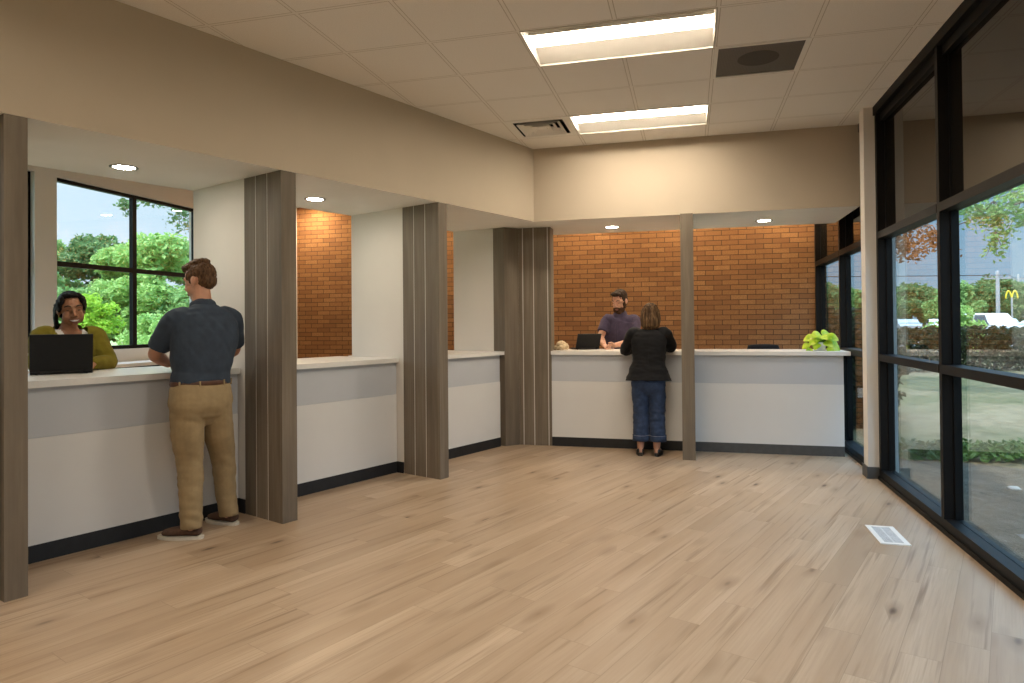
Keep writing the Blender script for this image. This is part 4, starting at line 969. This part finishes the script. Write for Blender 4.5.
for k, (x, y, s_) in enumerate([(4.05, -1.75, .05), (4.5, -.9, .06), (3.75, -2.4, .035), (4.9, .1, .05), (4.25, -.35, .04)]):
    bm = new(); bmesh.ops.create_icosphere(bm, subdivisions=2, radius=1)
    for v_ in bm.verts: v_.co *= 1 + .25 * noise.noise(v_.co * 1.4 + Vector((k * 5, 0, 0)))
    bmesh.ops.scale(bm, vec=(s_ * 1.3, s_, s_ * .6), verts=bm.verts); o_ = obj('stone', bm, GST, None, True); o_.location = (x, y, -.07); tag(o_, 'small pale stone lying on the dirt outside the large right window', 'stone', 'stones on the dirt')
def mat_asphalt():
    t = NT('parking_asphalt'); v = t.coord(); b = t.noise(v, 8, 4); t.bsdf(t.ramp(b, [(.3, (.16, .16, .16)), (.7, (.22, .22, .215))]), .9, .2); return t.m
bm = new(); gridmesh(bm, 12, 75, 31, 66, 8, lambda x, y: .02); struct('parking_lot', bm, mat_asphalt())

def mat_leaf(name, c0, c1):
    t = NT(name); oi = t.n('ObjectInfo'); v = t.coord(); f = t.noise(v, 1.3, 3); g = t.noise(v, 30, 1)
    c = t.mix(t.math('MULTIPLY', g, .9), t.ramp(f, [(.3, c0), (.7, c1)]), c1)
    b = t.bsdf(c, .6, .25); tr = t.n('BsdfTranslucent'); t.t.links.new(c, tr.inputs[0])
    mx = t.n('MixShader', i_0=.35); t.t.links.new(b.outputs[0], mx.inputs[1]); t.t.links.new(tr.outputs[0], mx.inputs[2]); t.t.links.new(mx.outputs[0], t.out.inputs[0]); return t.m
LG = mat_leaf('leaf_bright_green', (.20, .38, .09), (.42, .60, .20))
LM_ = mat_leaf('leaf_mid_green', (.13, .26, .075), (.30, .46, .16))
LD = mat_leaf('leaf_dark_green', (.07, .145, .05), (.17, .28, .10))
LY = mat_leaf('leaf_lime', (.22, .42, .03), (.42, .62, .08))
LR = mat_leaf('leaf_rusty', (.16, .055, .02), (.28, .12, .04))
BARK = plain('bark', (.11, .085, .065), .9, .35, 8, .1, 0, .6, 30)
def leaf(bm, c, s, rnd, droop=.3):
    d = Vector((rnd.uniform(-1, 1), rnd.uniform(-1, 1), rnd.uniform(-.8, .5))).normalized(); u = d.orthogonal().normalized()
    u = Matrix.Rotation(rnd.uniform(0, 6.28), 3, d) @ u; k = u.cross(d) * s * .12
    a = bm.verts.new(c - d * s * .5); b = bm.verts.new(c + u * s * .27 + k); e = bm.verts.new(c + d * s * .55); f = bm.verts.new(c - u * s * .27 + k)
    bm.faces.new((a, b, e)); bm.faces.new((a, e, f))
def crown_mesh(seed, blobs, n, ls):
    rnd = random.Random(seed); bm = new()
    w = [b[1] ** 2 for b in blobs]
    for _ in range(n):
        c, r, sq = rnd.choices(blobs, w)[0]
        d = Vector((rnd.gauss(0, 1), rnd.gauss(0, 1), rnd.gauss(0, 1))).normalized()
        rr = r * (rnd.random() ** .28)
        q = Vector(c) + Vector((d.x * rr, d.y * rr, d.z * rr * sq)) 
        q += d * r * .25 * noise.noise(q * (1.8 / max(r, .3)))
        leaf(bm, q, ls * rnd.uniform(.6, 1.4), rnd)
    me = bpy.data.meshes.new('crown'); bm.to_mesh(me); bm.free(); return me
def tree_blobs(seed, h, w, base):
    rnd = random.Random(seed); out = []
    for k in range(26):
        t = rnd.random(); z = base + (h - base) * (.08 + .84 * t); rad = w * math.sin(math.pi * (.18 + .72 * t)) ** .8
        a = rnd.uniform(0, 6.28); r = rad * rnd.uniform(.3, .85)
        out.append((Vector((r * math.cos(a), r * math.sin(a), z)), w * rnd.uniform(.28, .45), .8))
    return out
def trunk_bm(seed, h, r, nb=5):
    rnd = random.Random(seed); bm = new(); p = Vector((0, 0, -.1)); pts = [p.copy()]
    for k in range(5): p = p + Vector((rnd.uniform(-.12, .12) * h * .15, rnd.uniform(-.12, .12) * h * .15, h / 5)); pts.append(p.copy())
    tube(bm, pts, [r, r * .8, r * .65, r * .5, r * .35, r * .15], seg=8, sub=2)
    for k in range(nb):
        i = rnd.randint(1, 4); a = rnd.uniform(0, 6.28); d = Vector((math.cos(a), math.sin(a), rnd.uniform(.4, 1))) * h * .25
        tube(bm, [pts[i], pts[i] + d * .5, pts[i] + d + Vector((0, 0, h * .05))], [r * .4, r * .25, r * .08], seg=6, sub=2)
    return bm
PROT = {}
def tree(kind, loc, label, group, sc=1.0, rz=0, cat='tree', name='tree', mat=None):
    h, w, base, n, ls, seed = TK[kind]
    if kind not in PROT:
        cm = crown_mesh(seed, tree_blobs(seed, h, w, base), n, ls); tb = trunk_bm(seed, h * .8, h * .022)
        tm = bpy.data.meshes.new('trunk'); bmesh.ops.recalc_face_normals(tb, faces=tb.faces); tb.to_mesh(tm); tb.free(); tm.materials.append(BARK); PROT[kind] = (cm, tm)
        cm.materials.append(None)
    cm, tm = PROT[kind]
    root = thing(name, label, cat, loc, rz, group); root.scale = (sc, sc, sc)
    c = bpy.data.objects.new('foliage', cm); C.objects.link(c); c.parent = root; c.material_slots[0].link = 'OBJECT'; c.material_slots[0].material = mat
    t = bpy.data.objects.new('trunk', tm); C.objects.link(t); t.parent = root
    return root
TK = {'broad': (7.4, 3.2, 1.0, 15000, .34, 11), 'tall': (8.6, 2.8, 1.2, 15000, .34, 12), 'low': (3.4, 2.1, .25, 6000, .26, 13), 'young': (3.1, 1.05, 1.2, 2600, .2, 16), 'shrub': (1.9, 1.2, .1, 3200, .2, 14), 'far': (6.5, 3.6, .6, 5000, .55, 15)}
GL = 'trees seen through the left window'
for i, (x, y, k, s, m) in enumerate([(-38.5, 24.0, 'broad', 1.2, LM_), (-34.5, 21.8, 'tall', 1.02, LM_), (-36.5, 29.0, 'broad', 1.12, LD), (-41.0, 27.5, 'broad', 1.2, LM_), (-31.5, 26.5, 'broad', .93, LG), (-28.2, 25.2, 'broad', 1.0, LG), (-29.5, 29.5, 'tall', .93, LM_), (-28.5, 33.0, 'broad', .9, LM_), (-41.5, 20.5, 'tall', .95, LD), (-35, 20.0, 'low', 1.25, LM_), (-25.5, 24.8, 'low', 1.2, LM_), (-31, 22.2, 'low', 1.2, LM_)]):
    tree(k, (x, y, -.4), ['broad leafy green tree in the tree line beyond the left window', 'low spreading green tree in front of the tree line beyond the left window'][k == 'low'], GL, s * .90, i * 1.3, mat=m)
tree('young', (-23.2, 16.4, -.35), 'bright lime-green young tree standing alone in the meadow outside the left window', None, 1.0, .4, 'tree', 'young_tree', LY)
GS = 'shrubs in the meadow outside the left window'
for i, (x, y, s, m) in enumerate([(-27.6, 17.0, 1.0, LM_), (-21.6, 18.8, .9, LG), (-17.6, 13.9, .7, LG), (-15.0, 11.6, .72, LG), (-24.0, 20.6, 1.1, LG), (-19.4, 17.6, .9, LM_), (-30.0, 19.5, 1.0, LG)]):
    tree('shrub', (x, y, -.3), 'leafy green shrub in the meadow beyond the left window', GS, s, i * 2.1, 'shrub', 'shrub', m)
GR = 'trees beyond the parking lot'
for i, (x, y, s, m) in enumerate([(24.8, 90, .85, LD), (27.5, 84, .85, LD), (32, 94, .9, LD), (34.4, 91, .9, LM_), (38.5, 96, .9, LD), (43.9, 102, 1.1, LD), (41, 98, .9, LD), (49, 112, 1.0, LD), (21.2, 91, .9, LM_), (54, 116, 1.0, LD), (29.5, 80, .6, LM_), (17.5, 86, .9, LD), (60, 122, 1.05, LM_)]):
    tree('far', (x, y, -.2), 'distant rounded tree beyond the parking lot outside the right windows', GR, s, i * 1.7, mat=m)
# overhanging boughs near the glass: each on its own tree rooted out of sight
def bough_tree(name, label, base, tip_pts, leafspots, n, ls, m, seed, h):
    rnd = random.Random(seed); root = thing(name, label, 'tree', base)
    b = Vector(base); bm = new()
    top = Vector((0, 0, h))
    tube(bm, [Vector((0, 0, -.2)), Vector((.05, .1, h * .5)), top], [.17, .14, .1], seg=10, sub=3)
    obj('trunk', bm, BARK, root, True)
    bm = new()
    for tp in tip_pts:
        t = Vector(tp) - b; mid = (top + t) * .5 + Vector((0, 0, .5))
        tube(bm, [top * .93, mid, t], [.06, .035, .008], seg=6, sub=4)
    obj('bough', bm, BARK, root, True)
    bm = new(); bt = new()
    for (c, r, sq) in leafspots:
        c = Vector(c) - b
        for k in range(7):
            e = c + Vector((rnd.uniform(-1, 1) * r, rnd.uniform(-1, 1) * r, rnd.uniform(-1.2, .5) * r * sq)); tube(bt, [c + Vector((0, 0, r * .4)), (c + e) * .5 + Vector((0, 0, .03)), e], [.008, .005, .002], seg=4, sub=2)
            for j in range(int(n * r)):
                q = c + (e - c) * rnd.uniform(.2, 1.1) + Vector((rnd.gauss(0, 1), rnd.gauss(0, 1), rnd.gauss(0, .8))) * r * .22
                leaf(bm, q, ls * rnd.uniform(.6, 1.3), rnd)
    obj('twigs', bt, BARK, root); obj('foliage', bm, m, root)
bough_tree('overhanging_tree', 'tree whose thin leafy boughs hang into the top of the left window', (-9.8, 6.8, -.1), [(-8.0, 3.2, 4.2), (-7.0, 2.9, 3.7)], [((-8.35, 3.0, 3.62), .22, .8), ((-7.85, 3.2, 3.75), .3, .5), ((-7.25, 3.15, 3.5), .34, 1.1), ((-6.95, 3.35, 3.4), .3, 1.0), ((-7.4, 2.9, 3.75), .3, .6)], 80, .085, LD, 5, 5.5)
bough_tree('overhanging_tree', 'rust-leaved tree with boughs hanging outside the narrow right window', (16.5, 17.0, -.1), [(6.0, 8.8, 3.5), (6.6, 9.4, 3.2)], [((5.75, 8.7, 3.05), .5, .55), ((6.2, 9.0, 2.95), .5, .5), ((6.6, 9.3, 3.2), .6, .6), ((5.9, 8.4, 3.35), .6, .4)], 60, .105, LR, 6, 5.5)
bough_tree('overhanging_tree', 'green leafy tree with boughs hanging outside the large right window', (13.5, 9.0, -.1), [(6.6, 7.0, 3.5), (7.4, 7.0, 3.3), (6.4, 6.2, 3.6)], [((6.5, 7.0, 3.5), .6, .5), ((6.95, 7.0, 3.3), .55, .6), ((7.4, 7.0, 3.35), .6, .6), ((7.7, 6.8, 3.3), .6, .7), ((6.1, 6.4, 3.5), .5, .5), ((6.85, 6.7, 2.8), .3, 1.1), ((7.3, 6.5, 3.5), .6, .5)], 60, .105, LM_, 7, 6.0)
# low planting along the right facade
LGR = mat_leaf('leaf_low_green', (.030, .075, .015), (.075, .14, .03))
GP = 'clumps of ground cover outside the right windows'
rnd = random.Random(3)
for i in range(6):
    y = 1.05 + i * .07 + rnd.uniform(-.03, .03); x = 3.8 + i * .27 + rnd.uniform(-.03, .03); bm = new()
    for k in range(260):
        q = Vector((rnd.gauss(0, .15), rnd.gauss(0, .16), abs(rnd.gauss(0, .05)) + .02)); leaf(bm, q, .08 * rnd.uniform(.6, 1.3), rnd)
    o = obj('ground_cover', bm, LGR); o.location = (x, y, -.09); tag(o, 'clump of low green ground cover on the dirt outside the right windows', 'plant', GP)
tree('shrub', (13.0, 26.6, -.1), 'loose leafy shrub in front of the parked cars', None, 1.0, 1.0, 'shrub', 'shrub', LG)

# parked cars
PAINTW = plain('car_paint_white', (.72, .74, .76), .22, .02, 2, .6, Coat_Weight=.6); PAINTR = plain('car_paint_red', (.42, .03, .03), .25, .05, 2, .6); PAINTS = plain('car_paint_silver', (.42, .44, .46), .25, .05, 2, .6, .3)
GLS = plain('car_glass', (.05, .07, .085), .05, .1, 2, .8); TYRE = plain('tyre_rubber', (.015, .015, .015), .8, .1, 30); LAMP = plain('lamp_plastic', (.6, .55, .5), .2)
CARM = {}
def car_meshes(kind):
    if kind in CARM: return CARM[kind]
    tall = kind == 'suv'; H = 1.75 if tall else 1.45; L = 4.6
    prof = [(-2.3, .45), (-2.28, .85), (-1.9, 1.0), (-1.25, 1.02), (-.55, 1.52 if not tall else 1.72), (.3, 1.56 if not tall else 1.75), (1.35, 1.5 if not tall else 1.72), (2.05, 1.02), (2.27, .95), (2.3, .45), (1.9, .28), (-1.9, .28)]
    prof = [(x, z * H / (1.56 if not tall else 1.75)) if z > 1.05 else (x, z) for x, z in prof]
    bm = new(); sect = []
    for yy, inset in ((-.9, 1), (-.86, 0), (.86, 0), (.9, 1)):
        sect.append([bm.verts.new((x * (1 - .01 * inset), yy * (1 - .22 * max(0, z - 1.0)), z - .02 * inset * (z > 1))) for x, z in prof])
    for a, b in zip(sect, sect[1:]):
        for k in range(len(prof)): bm.faces.new((a[k], a[(k + 1) % len(prof)], b[(k + 1) % len(prof)], b[k]))
    bm.faces.new(sect[0]); bm.faces.new(sect[-1][::-1]); bmesh.ops.recalc_face_normals(bm, faces=bm.faces)
    body = bpy.data.meshes.new('body'); bm.to_mesh(body); bm.free()
    bm = new(); zt = H - .12
    for sg in (-1, 1):
        for x0, x1 in ((-.72, .22), (.32, 1.45)):
            vs = [bm.verts.new((x, sg * (y + .004), z)) for x, y, z in ((x0 - (.3 if x0 < 0 else 0), .895, 1.04), (x1 + (.25 if x1 > 1 else 0), .895, 1.04), (x1, .9 * (1 - .22 * (zt - 1)), zt), (x0 + (.12 if x0 < 0 else 0), .9 * (1 - .22 * (zt - 1)), zt))]
            bm.faces.new(vs if sg < 0 else vs[::-1])
    a = ((-1.2, 1.05), (-.6, zt + .02)); b = ((2.0, 1.07), (1.42, zt + .0))
    for (x0, z0), (x1, z1), e in ((*a, -.012), (*b, .012)):
        vs = [bm.verts.new(v) for v in ((x0 + e, -.8, z0), (x0 + e, .8, z0), (x1 + e, .68, z1), (x1 + e, -.68, z1))]; bm.faces.new(vs)
    gl = bpy.data.meshes.new('windows'); bm.to_mesh(gl); bm.free()
    wh = []
    for x in (-1.42, 1.42):
        for sg in (-1, 1):
            bm = new(); cyl(bm, (x, sg * .72, .32), (x, sg * .93, .32), .32, 18); cyl(bm, (x, sg * .93, .32), (x, sg * .945, .32), .19, 12)
            m = bpy.data.meshes.new('wheel'); bmesh.ops.recalc_face_normals(bm, faces=bm.faces); bm.to_mesh(m); bm.free(); m.materials.append(TYRE); wh.append(m)
    body.materials.append(None); gl.materials.append(GLS); CARM[kind] = (body, gl, wh); return CARM[kind]
def car(kind, loc, rz, mat, label, group=None):
    body, gl, wh = car_meshes(kind); root = thing('car', label, 'car', loc, rz, group)
    for nm, me in [('body', body), ('windows', gl)] + [('wheel', m) for m in wh]:
        o = bpy.data.objects.new(nm, me); C.objects.link(o); o.parent = root
        if nm == 'body': o.material_slots[0].link = 'OBJECT'; o.material_slots[0].material = mat
car('suv', (19.6, 41.0, .02), 1.9, PAINTW, 'white parked car behind the leafy shrub, largest seen through the right window')
car('sedan', (20.6, 36.0, .02), .3, PAINTW, 'low white car parked at the right edge, nearest to the building')
car('sedan', (26.9, 61.5, .02), .5, PAINTR, 'red car parked far out in the lot')
GC = 'row of pale cars at the far side of the lot'
for i, (x, y) in enumerate([(18.6, 63.5), (21.4, 63.9), (24.2, 64.2), (29.6, 64.6), (32.6, 64.8), (35.4, 65.0)]): car('sedan', (x, y, .02), 1.35 + .1 * (i % 2), PAINTS if i % 2 else PAINTW, 'pale car in the row parked at the far side of the lot', GC)
# utility poles, wires, far building, arch sign
POLE = plain('weathered_pole', (.32, .33, .34), .8, .1, 10)
def pole(loc, h, label):
    root = thing('utility_pole', label, 'pole', loc); bm = new(); tube(bm, [(0, 0, -.3), (0, 0, h)], [.22, .17], seg=10, sub=1); obj('shaft', bm, POLE, root, True)
    bm = new(); box(bm, (-1.2, -.07, h - .75), (1.2, .07, h - .6)); obj('crossarm', bm, POLE, root)
    for x in (-1.05, -.5, .5, 1.05):
        bm = new(); cyl(bm, (x, 0, h - .6), (x, 0, h - .4), .05, 8); obj('insulator', bm, POLE, root)
pole((32.6, 73.5, 0), 6.3, 'grey utility pole beyond the parked cars, the nearer of the two'); pole((53.6, 120.4, 0), 8.6, 'grey utility pole at the right edge, farther off beside the flat-roofed building')
bm = new()
for k, (dz, dx) in enumerate(((0, -1.05), (0, 1.05))):
    for a, b in (((-20, 60, 7.2), (32.6 + dx, 73.5, 5.95)), ((32.6 + dx, 73.5, 5.95), (53.6 + dx, 120.4, 8.25)), ((53.6 + dx, 120.4, 8.25), (95, 150, 8.6))):
        a, b = Vector(a), Vector(b); tube(bm, [a, (a + b) / 2 - Vector((0, 0, .5)), b], [.025] * 3, seg=4, sub=5)
o = obj('overhead_wires', bm, M['dark_metal']); tag(o, 'thin overhead wires strung between the utility poles', 'wires')
root = thing('building', 'distant pale flat-roofed building beyond the lot at the right edge', 'building', (66, 134, 0), .3)
obj('walls', bx((-7, -5, -.2), (7, 5, 5.2)), plain('pale_wall', (.55, .58, .6), .8), root); obj('roof', bx((-7.3, -5.3, 5.2), (7.3, 5.3, 5.7)), M['metal_white'], root)
for k in range(4): obj('window', bx((-6 + k * 3.2, -5.06, 1.4), (-4 + k * 3.2, -4.9, 3.6)), GLS, root)
root = thing('arch_sign', 'yellow double-arch sign by the road beyond the parked cars', 'sign', (41.9, 93.6, .0), -.3)
bm = new(); YEL = plain('sign_yellow', (.80, .62, .05), .4)
for sx in (-1, 1): tube(bm, [(sx * .62, 0, 4.1), (sx * .56, 0, 4.6), (sx * .33, 0, 5.05), (sx * .10, 0, 4.6), (sx * .03, 0, 4.2)], [.09, .09, .1, .09, .09], seg=8, sub=5)
obj('arches', bm, YEL, root); bm = new(); box(bm, (-.1, -.08, -.2), (.1, .08, 4.2)); obj('post', bm, POLE, root)

LH = mat_leaf('leaf_hedge', (.012, .022, .008), (.035, .05, .018))
for i, (x, y, s_) in enumerate([(3.95, 3.95, .72), (4.0, 5.2, .80)]): tree('shrub', (x, y, -.1), 'dark evergreen shrub planted close to the brick corner outside the narrow right window', 'evergreen shrubs by the building corner', s_, i * 1.4, 'shrub', 'evergreen_shrub', LH)
# clipped dark hedge between the lawn and the parking lot
rnd = random.Random(8); bm = new()
for k in range(9000):
    u = rnd.random(); x = 5.6 + u * 9.2; y = 13.6 + u * 3.2; a = rnd.uniform(0, 6.28)
    leaf(bm, Vector((x + rnd.gauss(0, .32), y + rnd.gauss(0, .32), -.05 + 1.22 * rnd.random() ** .7 + .12 * noise.noise(Vector((x, y, 0))))), .16 * rnd.uniform(.6, 1.3), rnd)
LH = mat_leaf('leaf_hedge', (.012, .022, .008), (.035, .05, .018))
root = thing('hedge', 'long dark hedge between the building and the parked cars outside the right windows', 'hedge', (0, 0, 0)); obj('foliage', bm, LH, root)
bm = new()
for k in range(24): u = k / 23; cyl(bm, (5.6 + u * 9.2, 13.6 + u * 3.2, -.2), (5.6 + u * 9.2, 13.6 + u * 3.2, .7), .03, 6)
o_st = obj('stems', bm, BARK, root); o_st['kind'] = 'stuff'

# ------------------------------------------------------------------ sky and daylight
w = bpy.data.worlds.new('sky'); scene.world = w; w.use_nodes = True; nt = w.node_tree; nt.nodes.clear()
o_ = nt.nodes.new('ShaderNodeOutputWorld'); bg = nt.nodes.new('ShaderNodeBackground'); tc = nt.nodes.new('ShaderNodeTexCoord'); mp = nt.nodes.new('ShaderNodeMapping')
sp = nt.nodes.new('ShaderNodeSeparateXYZ'); nt.links.new(tc.outputs['Generated'], sp.inputs[0])
rm = nt.nodes.new('ShaderNodeValToRGB'); e = rm.color_ramp.elements; e[0].position = 0.0; e[0].color = (.44, .64, .82, 1); e[1].position = .55; e[1].color = (.24, .45, .70, 1)
e2 = rm.color_ramp.elements.new(.15); e2.color = (.31, .55, .79, 1)
nt.links.new(sp.outputs[2], rm.inputs[0])
mp.inputs['Scale'].default_value = (1, 1, 3.2); nt.links.new(tc.outputs['Generated'], mp.inputs[0])
nz = nt.nodes.new('ShaderNodeTexNoise'); nz.inputs['Scale'].default_value = 2.4; nz.inputs['Detail'].default_value = 5; nz.inputs['Roughness'].default_value = .55; nt.links.new(mp.outputs[0], nz.inputs['Vector'])
r2 = nt.nodes.new('ShaderNodeValToRGB'); r2.color_ramp.elements[0].position = .52; r2.color_ramp.elements[1].position = .80; nt.links.new(nz.outputs[0], r2.inputs[0])
mx = nt.nodes.new('ShaderNodeMix'); mx.data_type = 'RGBA'; cl = nt.nodes.new('ShaderNodeMath'); cl.operation = 'MULTIPLY_ADD'; cl.use_clamp = True; nt.links.new(sp.outputs[0], cl.inputs[0]); cl.inputs[1].default_value = -.75; nt.links.new(r2.outputs[0], cl.inputs[2])   # more cloud towards the left of the building
nt.links.new(cl.outputs[0], mx.inputs[0]); nt.links.new(rm.outputs[0], mx.inputs[6]); mx.inputs[7].default_value = (1.1, 1.24, 1.34, 1)
zr = nt.nodes.new('ShaderNodeMapRange'); zr.inputs[1].default_value = .22; zr.inputs[2].default_value = .75; zr.inputs[3].default_value = 1.0; zr.inputs[4].default_value = 6.5; nt.links.new(sp.outputs[2], zr.inputs[0])
vm = nt.nodes.new('ShaderNodeVectorMath'); vm.operation = 'SCALE'; nt.links.new(mx.outputs[2], vm.inputs[0]); nt.links.new(zr.outputs[0], vm.inputs['Scale'])   # brightened towards the unseen zenith to bring more daylight into the room
nt.links.new(vm.outputs[0], bg.inputs[0]); bg.inputs[1].default_value = .48; nt.links.new(bg.outputs[0], o_.inputs[0])
sl = bpy.data.lights.new('sun', 'SUN'); sl.energy = 2.6; sl.angle = R(4); sl.color = (1, .95, .86); so = bpy.data.objects.new('sun', sl); C.objects.link(so)
so.rotation_euler = Vector((.10, .62, -1)).to_track_quat('-Z', 'Y').to_euler()

# ------------------------------------------------------------------ camera
cd = bpy.data.cameras.new('camera'); co = bpy.data.objects.new('camera', cd); C.objects.link(co); scene.camera = co
cd.sensor_width = 36; cd.sensor_fit = 'HORIZONTAL'; cd.lens = 23.7008; cd.shift_y = -.024724; cd.clip_start = .05; cd.clip_end = 600
co.location = (1.59136, -7.0115, 1.37691)
co.matrix_world = Matrix.Translation(co.location) @ Matrix.Rotation(R(14.7335), 4, 'Z') @ Matrix.Rotation(R(90 + .622), 4, 'X') @ Matrix.Rotation(R(-.4995), 4, 'Z')
vs = scene.view_settings; vs.view_transform = 'Standard'; vs.look = 'None'; vs.gamma = 1; vs.use_curve_mapping = False; vs.exposure = 1.13
scene.cycles.use_denoising = True; scene.cycles.max_bounces = 10; scene.cycles.diffuse_bounces = 6; scene.cycles.transparent_max_bounces = 24
scene.cycles.sample_clamp_indirect = 4.0; scene.cycles.caustics_reflective = False; scene.cycles.caustics_refractive = False
